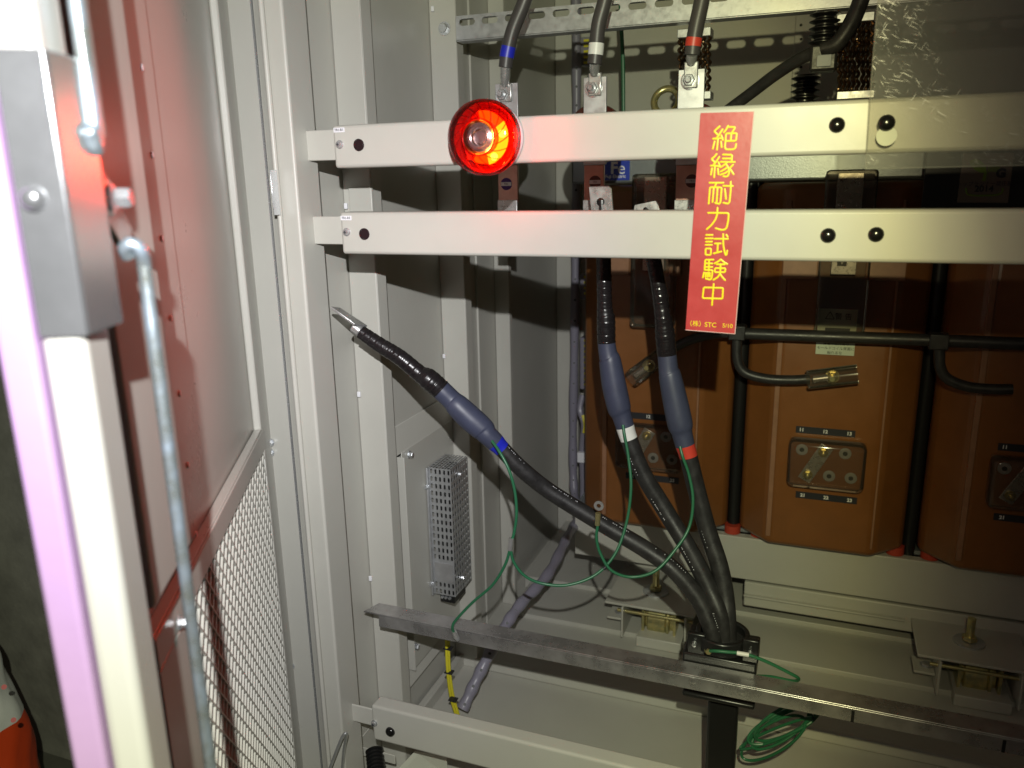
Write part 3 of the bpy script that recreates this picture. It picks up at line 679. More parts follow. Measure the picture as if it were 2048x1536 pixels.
        for dpth in (0, 1):
            vi = [m.bm.verts.new(p + th * dpth) for p in inn]; vo = [m.bm.verts.new(p + th * dpth) for p in out]
            for k in range(N): m.bm.faces.new([vi[k], vi[(k + 1) % N], vo[(k + 1) % N], vo[k]])
            if dpth == 0: vi0, vo0 = vi, vo
            else:
                for k in range(N):
                    m.bm.faces.new([vi0[k], vi0[(k + 1) % N], vi[(k + 1) % N], vi[k]]); m.bm.faces.new([vo0[k], vo0[(k + 1) % N], vo[(k + 1) % N], vo[k]])
        bmesh.ops.recalc_face_normals(m.bm, faces=m.bm.faces)
        m.build('lug_tongue', 'tin', t)

# green screen-drain wires
def wire(keys, r, m, name, label, cat, group=None, extras=()):
    t = thing(name, label, cat, tuple(at(*keys[-1])), group)
    MB().tube(pxpath(keys, 12), r, 12).build('insulation', m, t); return t
G = 'green earth wires of the power cables'
t = wire([(984, 882, 1.10), (1000, 905, 1.09), (1018, 940, 1.085), (1030, 985, 1.085), (1033, 1030, 1.085), (1028, 1066, 1.085), (1023, 1082, 1.083)], .0024, 'green', 'earth_wire', 'green earth wire hanging from the blue banded cable to the crimp joint', 'wire', G)
MB().tube([at(1023, 1076, 1.083), at(1020, 1100, 1.083)], .0042, 14).build('crimp', 'tin', t)
t = wire([(1021, 1095, 1.083), (1010, 1130, 1.085), (985, 1170, 1.088), (945, 1205, 1.09), (912, 1240, 1.09), (905, 1254, 1.09), (908, 1266, 1.095)], .0024, 'green', 'earth_wire', 'green earth wire from the crimp joint down onto the steel angle bar', 'wire', G)
MB().tube([at(908, 1262, 1.095), at(912, 1274, 1.098), at(917, 1281, 1.098)], [.0042, .0048, .003], 14).build('crimp', 'clearbulb' if False else 'tin', t)
t = wire([(1021, 1098, 1.083), (1028, 1125, 1.085), (1050, 1152, 1.09), (1085, 1167, 1.10), (1135, 1170, 1.11), (1190, 1150, 1.13), (1230, 1108, 1.15), (1253, 1045, 1.17), (1262, 975, 1.18), (1257, 915, 1.19), (1249, 870, 1.195), (1246, 850, 1.20)], .0024, 'green', 'earth_wire', 'long green earth wire looping from the white banded cable to the crimp joint', 'wire', G)
MB().tube([at(1207, 1138, 1.133), at(1213, 1132, 1.136)], .0027, 12).build('marker_ring', 'ink', t)
t = wire([(1196, 1048, 1.13), (1193, 1075, 1.13), (1200, 1105, 1.13), (1222, 1140, 1.13), (1262, 1154, 1.14), (1310, 1142, 1.15), (1350, 1100, 1.17), (1378, 1055, 1.19), (1386, 1000, 1.2), (1378, 950, 1.205), (1366, 915, 1.205), (1360, 893, 1.21)], .0024, 'green', 'earth_wire', 'green earth wire of the red banded cable ending in an upturned ring lug', 'wire', G)
MB().tube([at(1195, 1050, 1.13), at(1196, 1026, 1.13)], [.0042, .0042], 14).build('lug_barrel', 'brass', t)
p = at(1198, 1011, 1.13); m = MB()
m.lathe([(.0035, 0), (.0078, 0), (.0078, .002), (.0035, .002), (.0035, 0)], p, (0, -1, 0), 28); m.build('lug_ring', 'tin', t)

# ================================================================== CABLE CLAMP
cl = thing('cable_clamp', 'black steel clamp on the angle bar gripping the three power cables', 'clamp', tuple(at(1440, 1330, 1.15)))
pc = at(1445, 1275, 1.18); ZC = pc.z
m = MB(); m.lathe([(.034, -.012), (.042, -.012), (.042, .012), (.034, .012), (.034, -.012)], pc, (0, 0, 1), 40)
m.build('collar', 'blackpaint', cl, bevel=.002)
m = MB(); m.lathe([(.0, .0), (.034, .0), (.034, .004), (.0, .004)], (pc.x, pc.y, pc.z - .006), (0, 0, 1), 36); m.build('rubber_insert', 'rubber', cl)
a = at(1376, 1262, 1.155); b = at(1405, 1310, 1.155); MB().box((a.x, 1.15, b.z), (b.x + .004, 1.16, a.z)).build('clamp_ear', 'blackpaint', cl, bevel=.002)
a = at(1486, 1275, 1.155); b = at(1516, 1325, 1.155); MB().box((a.x, 1.15, b.z), (b.x, 1.16, a.z)).build('clamp_ear', 'blackpaint', cl, bevel=.002)
a = at(1366, 1302, 1.15); b = at(1512, 1350, 1.15); MB().box((a.x, 1.147, -.7475 - .02), (b.x, 1.235, a.z)).build('clamp_base', 'blackpaint', cl, bevel=.003)
a = at(1366, 1385, 1.16); b = at(1510, 1405, 1.16); MB().box((a.x, 1.15, b.z), (b.x, 1.23, a.z)).build('lower_plate', 'blackpaint', cl, bevel=.003)
m = MB()
for px, py in ((1389, 1286), (1500, 1305)): m.lathe([(0, 0), (.004, 0), (.0035, .007), (0, .008)], at(px, py, 1.149), (0, -1, 0), 16)
m.build('stud', 'zinc', cl)
a = at(1418, 1390, 1.2); b = at(1470, 1536, 1.2)
t = tag(MB().box((a.x, 1.185, -1.13), (b.x, 1.215, -.80)).build('cable_duct', 'blackpaint', None, bevel=.006), 'black cable bundle sleeve running down below the clamp', 'cable sleeve')
t = wire([(1420, 1302, 1.14), (1432, 1302, 1.135), (1455, 1304, 1.135), (1490, 1308, 1.135), (1530, 1322, 1.14), (1575, 1344, 1.15), (1597, 1357, 1.16), (1585, 1362, 1.17), (1545, 1354, 1.18), (1515, 1352, 1.19)], .0026, 'green', 'clamp_earth_wire', 'green earth wire with white sleeve screwed to the black clamp', 'wire')
MB().tube([at(1474, 1306, 1.1345), at(1498, 1310, 1.1345)], .0034, 14).build('white_sleeve', 'whiteband', t)
MB().hexbolt(at(1418, 1301, 1.146), (0, -1, .2), .005, .008).build('screw', 'brass', t)
m = MB()
coil = []
for k in range(5):
    cxp, cyp = 1575 - 7 * k, 1440 + 9 * k
    for q in range(24):
        an = 2 * math.pi * q / 24; coil.append(at(cxp + (66 + 9 * math.sin(k * 2.4)) * math.cos(an), cyp + (24 + 8 * math.sin(k * 1.7)) * math.sin(an) - 30 * math.cos(an) + 5 * math.sin(k * 3.1 + an), 1.28 + .012 * math.sin(an * 1.3 + k)))
m.tube(spline(coil, 3), .0026, 8)
tag(m.build('wire_coil', 'green'), 'coil of spare green wire hanging below the angle bar', 'wire coil')

# ================================================================== TRANSFORMER
tr = thing('transformer', 'brown cast resin transformer with three ribbed coils on a cream base frame', 'transformer', (0, 1.952, -1.1346))
ZB = -.8479; ZTp = -.0183
def coil_unit(xc):
    hwf = .11468; hwo = .183; Y0 = 1.83; body = []
    sec = [(-hwf, Y0), (hwf, Y0), (hwo, Y0 + .0671), (hwo, Y0 + .3416), (hwf, Y0 + .4087), (-hwf, Y0 + .4087), (-hwo, Y0 + .3416), (-hwo, Y0 + .0671)]
    m = MB(); levels = [(ZB, .975), (ZB + .01464, 1.0), (ZTp - .01464, 1.0), (ZTp, .975)]
    rings = []
    for z, s in levels:
        rings.append([m.bm.verts.new((xc + x * s, Y0 + .20374 + (y - Y0 - .20374) * s, z)) for x, y in sec])
    for A, B in zip(rings, rings[1:]):
        for k in range(8): m.bm.faces.new([A[k], A[(k + 1) % 8], B[(k + 1) % 8], B[k]])
    m.bm.faces.new(list(reversed(rings[0]))); m.bm.faces.new(rings[-1])
    c = m.build('coil', 'epoxy', tr, bevel=.01464, seg=4)
    def part(mb, name, mt, **k):
        return mb.build(name, mt, c, **k)
    m = MB()
    for s in (-1, 1):
        x = xc + s * (hwf - .00366); wd = .00549 if s < 0 else .00244
        m.box((x - wd, Y0 - .00268, ZB + .0244), (x + wd, Y0 + .00488, ZTp - .0366))
    part(m, 'edge_strip', 'edge_and_lit_strip', bevel=.00122)
    return c
def Tpart(mb, name, mt, par, **k): return mb.build(name, mt, par, **k)
coils = [coil_unit(-.35563), coil_unit(.04026), coil_unit(.43676)]
for ci, c in enumerate(coils):
    xc = [-.35563, .04026, .43676][ci]; Y0 = 1.83
    zc = at(1655, 925, 1.83).z; xo = xc + .00244
    Wt, Ht = .15616, .10736
    # recessed plate
    pl = Tpart(MB().box((xo - Wt / 2, Y0 - .00488, zc - Ht / 2), (xo + Wt / 2, Y0 - .00061, zc + Ht / 2)), 'terminal_plate', 'epoxy', c, bevel=.00122)
    pos = {}
    for r_, zz in ((0, zc + .02684), (1, zc - .02928)):
        for k in range(3):
            x = xo - .05246 + k * .04514 + (.01586 if r_ else 0); pos[(r_, k)] = (x, zz)
            m = MB(); m.lathe([(0, 0), (.01281, 0), (.01281, .00244), (.01159, .00305), (.00488, .00268), (.00439, .00061), (0, .00061)], (x, Y0 - .00512, zz), (0, -1, 0), 24)
            tm = Tpart(m, 'terminal', 'lightgreen', c)
            MB().lathe([(0, 0), (.00512, 0), (.00512, .00073), (0, .00073)], (x, Y0 - .00781, zz), (0, -1, 0), 16).build('hole_shade_disc', 'dark', c)  # dark disc painted in for the shade inside the screw hole
    a, b = pos[(0, 1)], pos[(1, 0)]
    dv_ = Vector((b[0] - a[0], 0, b[1] - a[1])); tt = _n(dv_); nn_ = Vector((-tt.z, 0, tt.x)) * .01464
    A = Vector((a[0], Y0 - .00976, a[1])) - tt * .01586; B = Vector((b[0], Y0 - .00976, b[1])) + tt * .01586
    Tpart(MB().prism([A - nn_, B - nn_, B + nn_, A + nn_], (0, -.00244, 0)), 'tap_link', 'tin', c, bevel=.00122)
    for q in (a, b):
        m = MB(); m.hexbolt((q[0], Y0 - .0122, q[1]), (0, -1, 0), .00793, .00854); m.lathe([(0, 0), (.00427, 0), (.00427, .01952), (0, .02074)], (q[0], Y0 - .0122, q[1]), (0, -1, 0), 12)
        Tpart(m, 'terminal_bolt', 'brass', c)
    # clear moulded cover
    m = MB(); m.box((xo - Wt / 2 - .00244, Y0 - .03904, zc - Ht / 2 - .00244), (xo + Wt / 2 + .00244, Y0 - .00586, zc + Ht / 2 + .00244))
    bmesh.ops.delete(m.bm, geom=[f for f in m.bm.faces if abs(f.normal.y - 1) < .1 or f.calc_center_median().y > Y0 - .00732], context='FACES')
    Tpart(m, 'clear_cover', 'cover', c, bevel=.01464, seg=5)
    for r_, (zz, labs) in enumerate(((zc + Ht / 2 + .018, ('11', '12', '13')), (zc - Ht / 2 - .030, ('21', '22', '23')))):
        dx = .01586 if r_ else 0
        Tpart(MB().box((xo - .06832 + dx * .6, Y0 - .00146, zz - .0078), (xo + .0549 + dx, Y0 - .00024, zz + .0078)), 'number_strip', 'ink', c)
        for k, s in enumerate(labs):
            ob = text('number', s, .01074, (xo - .05612 + k * .04941 + dx * .8, Y0 - .0022, zz), X_, Z_, 'whiteband', None, bold=.00037); ob.parent = c
# joint: yoke, top clamp, core
MB().box((-.5734, 1.9032, ZTp + .00488), (.671, 1.952, ZTp + .0915)).build('top_clamp', 'grey', tr, bevel=.00488)
MB().box((-.549, 1.952, ZTp + .00488), (.6466, 2.1472, ZTp + .1464)).build('yoke', 'grey', tr, bevel=.00488)
m = MB()
for xx in (-.1586, .2379): m.box((xx - .01464, 1.952, -.915), (xx + .01464, 2.1228, ZTp))
m.build('core_limb', 'dark', tr)
m = MB()
for xx in (-.1586, .2379): m.tube([(xx, 1.9276, -.9272), (xx, 1.9276, ZTp)], .01464, 12)
m.build('tie_rod', 'blackpaint', tr)
MB().box((-.5734, 1.9215, -.86376), (.7564, 2.135, -.854)).build('base_plate', 'grey', tr)
zt1, zb1 = at(1463, 1072, 1.891).z, at(1463, 1155, 1.891).z
MB().box((-.5612, 1.891, zb1), (.7564, 1.9154, zt1)).build('base_beam', 'cream', tr, bevel=.00244)
zt2, zb2 = zb1 - .0122, at(1463, 1212, 1.891).z
MB().box((-.122, 1.9032, zb2), (.7564, 1.952, zt2)).build('base_rail', 'cream', tr, bevel=.00366)
MB().box((-.122, 1.891, (zt2 + zb2) / 2 - .00244), (.244, 1.90296, (zt2 + zb2) / 2 + .00244)).build('rail_bead', 'cream', tr, bevel=.00183)
for px, py in ((1464, 1060), (1516, 1085), (1790, 1110), (1860, 1120)):
    p = at(px, py, 1.9032); MB().tube([(p.x, 1.9154, zt1 + .00122), (p.x, 1.9154, ZB + .00488)], .01952, 20).build('red_spacer', 'spacer', tr)
# wheel brackets
def wheelset(xa_, tone):
    zt = -1.02236
    m = MB(); m.box((xa_ - .0427, 1.7446, zt), (xa_ + .1769, 1.952, zt + .0061)); m.box((xa_, 1.7385, zt - .08296), (xa_ + .00488, 1.8788, zt - .00061)); m.box((xa_ + .15372, 1.7385, zt - .08296), (xa_ + .1586, 1.8788, zt - .00061))
    wb = m.build('wheel_bracket', 'cream', tr, bevel=.00146)
    MB().box((xa_ - .0427, 1.769, zt - .0549), (xa_ - .00122, 1.83, zt - .0488)).build('bracket_foot', 'cream', wb, bevel=.00122)
    MB().hexbolt((xa_ - .01464, 1.7995, zt - .0488), (0, 0, 1), .01098, .00488).build('foot_bolt', 'galv', wb)
    MB().tube([(xa_ - .01464, 1.7629, zt - .02196), (xa_ + .1708, 1.7629, zt - .02196)], .00427, 14).build('axle', 'brass', wb)
    MB().lathe([(0, 0), (.02928, 0), (.02928, .00488), (.03904, .00488), (.04148, .00732), (.04148, .0488), (.03904, .05124), (.04392, .05368), (.04392, .05856), (.02928, .061), (.02928, .06832), (0, .06832)], (xa_ + .05124, 1.8178, zt - .0549), (1, 0, 0), 40).build('wheel', 'brass', wb)
    MB().box((xa_ + .04392, 1.7751, zt - .0976), (xa_ + .05002, 1.83, zt - .00732)).build('fork', 'brass', wb); MB().box((xa_ + .122, 1.7751, zt - .0976), (xa_ + .1281, 1.83, zt - .00732)).build('fork', 'brass', wb)
    m = MB(); m.lathe([(0, 0), (.03172, 0), (.03172, .00366), (.02684, .00488), (0, .00488)], (xa_ + .0671, 1.83, zt + .00647), (0, 0, 1), 32); m.build('washer', 'galv', wb)
    m = MB(); m.hexbolt((xa_ + .0671, 1.83, zt + .01098), (0, 0, 1), .01586, .0122, False); m.lathe([(0, .0122), (.00854, .0122), (.00854, .0549), (0, .0549)], (xa_ + .0671, 1.83, zt + .01098), (0, 0, 1), 16); m.build('levelling_bolt', 'brass', wb)
    MB().box((xa_ + .0366, 1.7446, -1.1255), (xa_ + .1464, 1.8544, -1.098)).build('wheel_stop', 'cream', wb, bevel=.00244)
xw1 = at(1243, 1240, 1.7446).x
wheelset(xw1, 0); wheelset(at(1878, 1330, 1.7446).x, 1)
# frame uprights joining base beam and wheel brackets
MB().box((xw1 - .0366, 1.952, -1.02236), (xw1 + .1708, 1.9764, zb1)).build('base_web', 'cream', tr)
MB().hexbolt(at(1287, 1108, 1.88856), (0, -1, 0), .00732, .00732).build('bolt', 'zinc', tr)

# delta connection bars (black insulated) in front of coils
YB = 1.7812
def bar(keys, r): return MB().tube(pxpath(keys, 10), r, 18)
bar([(1332, 706, YB), (1375, 682, YB), (1430, 668, YB), (1478, 665, YB)], .01074).build('delta_lead', 'rubber', tr)
bar([(1482, 667, YB), (1650, 673, YB), (1880, 681, YB)], .01281).build('delta_bar', 'rubber', tr)
bar([(1880, 681, YB), (2100, 690, YB)], .01281).build('delta_bar', 'rubber', tr)
for px, py in ((1478, 664), (1880, 682)):
    p = at(px, py, YB); MB().box((p.x - .02074, YB - .01708, p.z - .01586), (p.x + .01464, YB + .01708, p.z + .01586)).build('bar_joint', 'rubber', tr, bevel=.00244)
for dx in (0, 405):
    bar([(1474 + dx, 675 + dx * .03, YB), (1475 + dx, 720 + dx * .03, YB), (1490 + dx, 745 + dx * .03, YB), (1530 + dx, 757 + dx * .04, YB), (1580 + dx, 760 + dx * .045, YB), (1620 + dx, 758 + dx * .05, YB)], .01074).build('delta_lead', 'rubber', tr)
def clearsleeve(pa, pb, r=.02074):
    a = at(*pa, YB); b = at(*pb, YB)
    s = MB().tube([a, b], r, 24, caps=False).build('clear_sleeve', 'cover', tr)
    mid = a.lerp(b, .5)
    m = MB(); m.hexbolt((mid.x, YB + .0061, mid.z), (0, -1, 0), .01098, .00976); m.lathe([(0, 0), (.00549, 0), (.00549, .02196), (0, .02196)], (mid.x, YB, mid.z), (0, -1, 0), 12); m.build('terminal_bolt', 'brass', s)
    d = _n(b - a); q = a.lerp(b, .27); MB().tube([q - d * .01464, q + d * .01464], .00732, 12).build('lug', 'tin', s)
clearsleeve((1614, 760), (1716, 748)); clearsleeve((1262, 758), (1332, 706))
# clear terminal cover above coil 2 / 1, tap plates, labels
for xc, c in ((-.35563, coils[0]), (.04026, coils[1])):
    zl = at(1655, 665, 1.83).z; zu = ZTp + .0244
    m = MB(); m.box((xc - .0427, 1.7751, zl), (xc + .0549, 1.82634, zu)); m.bm.faces.ensure_lookup_table()
    o = m.build('terminal_shroud', 'cover', c, bevel=.00732)
    MB().box((xc - .01952, 1.7995, zl + .1281), (xc + .02928, 1.82634, zu - .0061)).build('upper_terminal', 'tin', c, bevel=.00122)
    MB().hexbolt((xc + .00488, 1.79828, zl + .1708), (0, -1, 0), .00854, .00976).build('terminal_bolt', 'brass', c)
# phase letter
p = at(1684, 525, 1.79584); cc = coils[1]
MB().box((p.x - .00915, 1.79645, p.z - .00732), (p.x + .00915, 1.79828, p.z + .00854)).build('letter_plate', 'ink', cc)
ob = text('letter', 'V', .01342, (p.x, 1.79523, p.z), X_, Z_, 'whiteband', None); ob.parent = cc
# lighter blocks either side of the shroud: torchlit strip on the coils, painted in
for (pa, pb, c) in [((1566, 515), (1635, 551), coils[1]), ((1733, 515), (1812, 553), coils[1]), ((1220, 515), (1258, 546), coils[0]), ((1338, 515), (1362, 546), coils[0])]:
    a = at(*pa, 1.82268); b = at(*pb, 1.82268); MB().box((a.x, 1.82146, at(1600, 558, 1.82268).z), (b.x, 1.82939, a.z + .0244)).build('lit_strip_block', 'edge_and_lit_strip', c, bevel=.00244)
# warning label on coil 2
a = at(1640, 617, 1.82573); b = at(1708, 712, 1.82573)
MB().box((a.x - .00244, 1.82536, b.z), (b.x, 1.82695, a.z)).build('warning_label', 'labelg', cc, bevel=.00037)
lx = (a.x + b.x) / 2; zz0 = at(1672, 632, 1.82573).z
def ctext(body, size, px, py, m_='ink', c=cc, Yt=1.82451, bold=0):
    p = at(px, py, Yt); ob = text('lettering', body, size, (p.x, Yt, p.z), X_, Z_, m_, None, bold=bold); ob.parent = c
ctext('警 告', .01525, 1687, 634); ctext('!', .00976, 1660, 634)
m = MB(); p = at(1660, 633, 1.82475); 
for k in range(3):
    a1 = math.radians(90 + 120 * k); a2 = math.radians(210 + 120 * k); R1 = .01037
    m.tube([p + Vector((R1 * math.cos(a1), 0, R1 * math.sin(a1))), p + Vector((R1 * math.cos(a2), 0, R1 * math.sin(a2)))], .00085, 6)
m.build('warning_triangle', 'ink', cc)
ctext('感電の恐れあり', .00756, 1672, 688); ctext('モールドコイル表面に', .00756, 1671, 697); ctext('触れるな', .00756, 1669, 706)
MB().box((at(1650, 660, 1.82451).x, 1.82366, at(1650, 664, 1.82451).z), (at(1700, 660, 1.82451).x, 1.82463, at(1650, 655, 1.82451).z)).build('label_block', 'ink', cc)

# ================================================================== THINGS ON / BEHIND RAILS
# lifting eye
p = at(1333, 203, 1.80); m = MB(); R_ = .0265
ring = [p + Vector((R_ * math.cos(2 * math.pi * k / 40), .010 * math.sin(2 * math.pi * k / 40), R_ * math.sin(2 * math.pi * k / 40))) for k in range(41)]
tl = thing('lifting_eye', 'brass coloured lifting eye showing above the upper rail', 'lifting eye', tuple(p - Vector((0, 0, .05))))
m.tube(ring, .0074, 16, caps=False).build('ring', 'brass', tl); MB().tube([p - Vector((0, 0, R_)), p - Vector((0, 0, .10))], .008, 16).build('shank', 'brass', tl)
# braided straps
def braid(px0, px1, py0, py1, Y, n, label):
    t = thing('braided_strap', label, 'braid', tuple(at(px0, py1, Y)), 'braided copper straps')
    for k in range(n):
        px = px0 + (px1 - px0) * (k + .5) / n; ks = []
        for q in range(16):
            py = py0 + (py1 - py0) * q / 15; ks.append(at(px + random.uniform(-1.2, 1.2) + (2.6 if q % 2 else -2.6), py, Y + (.005 if q % 2 else -.005) + random.uniform(-.003, .003)))
        pts = spline(ks, 6); MB().tube(pts, .0030, 8).build('braid', 'copper', t)
    a = at(px0, py0 - 8, Y - .005); b = at(px1, py0 + 4, Y - .005); MB().box((a.x, Y - .012, b.z), (b.x, Y + .03, a.z)).build('end_plate', 'galv', t, bevel=.001)
    a = at(px0, py1 - 4, Y - .005); b = at(px1, py1 + 8, Y - .005); MB().box((a.x, Y - .012, b.z), (b.x, Y + .03, a.z)).build('end_plate', 'galv', t, bevel=.001)
braid(1356, 1422, 68, 190, 1.60, 7, 'crinkled copper braid behind the red banded supply cable')
braid(1674, 1748, 38, 188, 1.52, 8, 'crinkled copper braid left of the clear sheet')
# post insulator
def insulator(px, py0, py1, Y, label, n=5, rr=.024):
    a = at(px, py0, Y); b = at(px, py1, Y); H = a.z - b.z; prof = [(0, 0), (rr * .6, 0)]
    for k in range(n):
        h0 = H * (k + .1) / n; prof += [(rr * .62, h0), (rr, h0 + H / n * .35), (rr, h0 + H / n * .45), (rr * .62, h0 + H / n * .8)]
    prof += [(rr * .6, H), (0, H)]
    return tag(MB().lathe(prof, b, (0, 0, 1), 32).build('insulator', 'bushing' if False else 'blackpaint', None), label, 'insulator')
insulator(1646, 22, 92, 1.50, 'black ribbed insulator under the slotted strut left of the clear sheet')
insulator(1608, 150, 215, 1.8, 'dark ribbed insulator deep behind the upper rail', 5, .028)
a = at(1622, 92, 1.50); b = at(1672, 142, 1.50)
ch = thing('cable_holder', 'black cable holder with small bright clip below the ribbed insulator', 'cable holder', tuple(b))
MB().box((a.x, 1.485, b.z), (b.x, 1.52, a.z)).build('body', 'rubber', ch, bevel=.004)
a = at(1634, 110, 1.48); b = at(1662, 132, 1.48); MB().box((a.x, 1.480, b.z), (b.x, 1.4845, a.z)).build('clip', 'lightgreen', ch, bevel=.001)
tag(MB().tube(pxpath([(1740, -60, 1.46), (1722, 0, 1.47), (1700, 50, 1.48), (1672, 88, 1.485), (1644, 98, 1.49)], 10), .0128, 18).build('black_cable', 'rubber'), 'thick black cable curving from the top right into the cable holder', 'cable')
tag(MB().tube(pxpath([(1640, 100, 1.50), (1600, 118, 1.52), (1550, 150, 1.55), (1500, 188, 1.58), (1450, 225, 1.60)], 10), .0105, 18).build('black_cable', 'rubber'), 'black cable slanting down left from the cable holder to the rail', 'cable')
# rear: green wire, harness, terminal strip
t = tag(MB().tube(pxpath([(1240, -20, 1.95), (1243, 60, 1.95), (1246, 130, 1.95), (1247, 260, 1.95)], 8), .0045, 10).build('green_wire', 'green'), 'straight green wire running down the back beside the middle bus bar', 'wire')
hs = thing('wrapped_harness', 'lilac grey spiral wrapped wiring harness down the rear corner and across the floor', 'harness', tuple(at(925, 1425, 1.32)))
hk = [(1152, -40, 2.2), (1153, 250, 2.2), (1150, 600, 2.2), (1146, 900, 2.2), (1150, 1000, 2.15), (1158, 1030, 2.0), (1132, 1080, 1.80), (1095, 1150, 1.62), (1040, 1210, 1.50), (1000, 1270, 1.42), (960, 1345, 1.37), (925, 1418, 1.32)]
hp = spline([at(*k) for k in hk], 16)
MB().tube(hp, [.0125 + .0012 * math.sin(i * .8) for i in range(len(hp))], 14).build('wrap', 'harness', hs)
m = MB(); s_ = 0; nxt = 0
for a, b in zip(hp, hp[1:]):
    s_ += (b - a).length
    if s_ > nxt:
        nxt = s_ + .035; vv = _n(-a); m.lathe([(0, 0), (.0032, 0), (.0032, .0006), (0, .0006)], a + vv * .0132, vv, 12)
m.build('hole', 'ink', hs)
ts = thing('terminal_strip', 'pale terminal strip with yellow wire ends in the rear corner', 'terminal strip', tuple(at(1168, 800, 2.22)))
for (y0, y1) in ((75, 130), (548, 600), (675, 780)):
    a = at(1160, y0, 2.22); b = at(1182, y1, 2.22); MB().box((a.x, 2.22, b.z), (b.x + .02, 2.26, a.z)).build('terminal_body', 'harness', ts, bevel=.002)
    k = y0 + 6
    while k < y1 - 2:
        p = at(1173, k, 2.215); MB().box((p.x - .007, 2.212, p.z - .003), (p.x + .007, 2.2195, p.z + .003)).build('wire_end', 'yellow', ts); k += 11
t = thing('small_wiring', 'loose small control wires and connectors beside the coil at the rear corner', 'wiring', tuple(at(1168, 1000, 2.2)))
MB().tube(pxpath([(1165, 790, 2.18), (1160, 820, 2.17), (1168, 850, 2.16), (1164, 900, 2.17), (1166, 980, 2.17), (1160, 1040, 2.15)], 8), .009, 10).build('wire_bundle', 'harness', t)
a = at(1156, 903, 2.16); b = at(1174, 925, 2.16); MB().box((a.x, 2.15, b.z), (b.x, 2.18, a.z)).build('connector', 'white', t, bevel=.002)
MB().tube(pxpath([(1166, 830, 2.15), (1170, 850, 2.145), (1168, 866, 2.14)], 8), .005, 8).build('yellow_wire', 'yellow', t)
# rear corner duct next to coil 1
a = at(1163, 450, 2.3)
# Fe sticker on plate behind
a = at(1218, 320, 1.62); b = at(1259, 360, 1.62)
fs = thing('maker_label', 'blue square label with white lettering partly hidden by the middle bus bar', 'label', tuple(b))
a = at(1210, 312, 1.896); b = at(1259, 360, 1.896)
MB().box((a.x, 1.8955, b.z), (b.x, 1.8975, a.z)).build('sheet', 'blue', fs)
p = at(1228, 337, 1.895); text('lettering', 'F', .037, (p.x, 1.8948, p.z), X_, Z_ + X_ * .2, 'white', fs, bold=.0012)
p = at(1243, 337, 1.895); text('lettering', 'e', .040, (p.x, 1.8948, p.z), X_, Z_ + X_ * .1, 'white', fs)
p = at(1231, 353, 1.895); text('lettering', 'Fuji Electric', .0104, (p.x, 1.8948, p.z), X_, Z_, 'white', fs, bold=.0002)
# grey panel behind the rails on the transformer top that carries the label
a = at(1200, 312, 1.555); b = at(1500, 360, 1.555)
# yellow wires
yw = thing('yellow_wires', 'pair of yellow wires with black ties hanging to the harness end', 'wires', tuple(at(925, 1425, 1.3)))
MB().tube(pxpath([(893, 1250, 1.28), (893, 1290, 1.28), (895, 1340, 1.28), (901, 1390, 1.29), (912, 1430, 1.30)], 8), .0032, 10).build('wire', 'yellow', yw)
MB().tube(pxpath([(897, 1250, 1.285), (897, 1290, 1.285), (899, 1340, 1.285), (906, 1390, 1.295), (917, 1430, 1.305)], 8), .0032, 10).build('wire', 'yellow', yw)
for (px, py) in ((895, 1297), (897, 1345), (905, 1400)):
    p = at(px, py, 1.28); MB().box((p.x - .008, 1.276, p.z - .0014), (p.x + .009, 1.289, p.z + .0014)).build('cable_tie', 'ink', yw)
# bottom left: bracket with black ribbed plug, wire hook, paper
bl = thing('spring_bracket', 'cream hooked bracket with black ribbed stopper under the lowest rail', 'bracket', tuple(at(705, 1536, 1.12)))
a = at(708, 1490, 1.10); b = at(790, 1520, 1.10)
MB().box((a.x, 1.10, b.z - .01), (b.x, 1.103, a.z)).build('arm', 'cream', bl, bevel=.001); MB().box((a.x, 1.103, b.z + .006), (a.x + .003, 1.19, a.z)).build('arm', 'cream', bl, bevel=.001)
p = at(752, 1530, 1.08); d_ = _n(Vector((.35, -.5, -.3)))
prof = [(0, -.03)];
for k in range(7): prof += [(.013, -.03 + k * .007), (.017, -.0275 + k * .007), (.017, -.0255 + k * .007), (.013, -.024 + k * .007)]
MB().lathe(prof + [(0, .02)], p, d_, 28).build('ribbed_stopper', 'blackpaint', bl)
hk_ = [at(655, 1550, .97), at(672, 1505, .97), at(686, 1472, .97), at(693, 1470, .975), at(688, 1500, .99), at(684, 1550, 1.0)]
tag(MB().tube(spline(hk_, 8), .0028, 12).build('wire_hook', 'galv'), 'bent steel wire hook at the foot of the front post', 'hook')
a = [at(790, 1545, 1.06), at(830, 1502, 1.12), at(893, 1512, 1.12), at(896, 1550, 1.06)]
tag(MB().prism(a, (0, 0, -.0015)).build('paper_sheet', 'paper', None), 'pale sheet of paper lying below the lowest rail', 'paper')

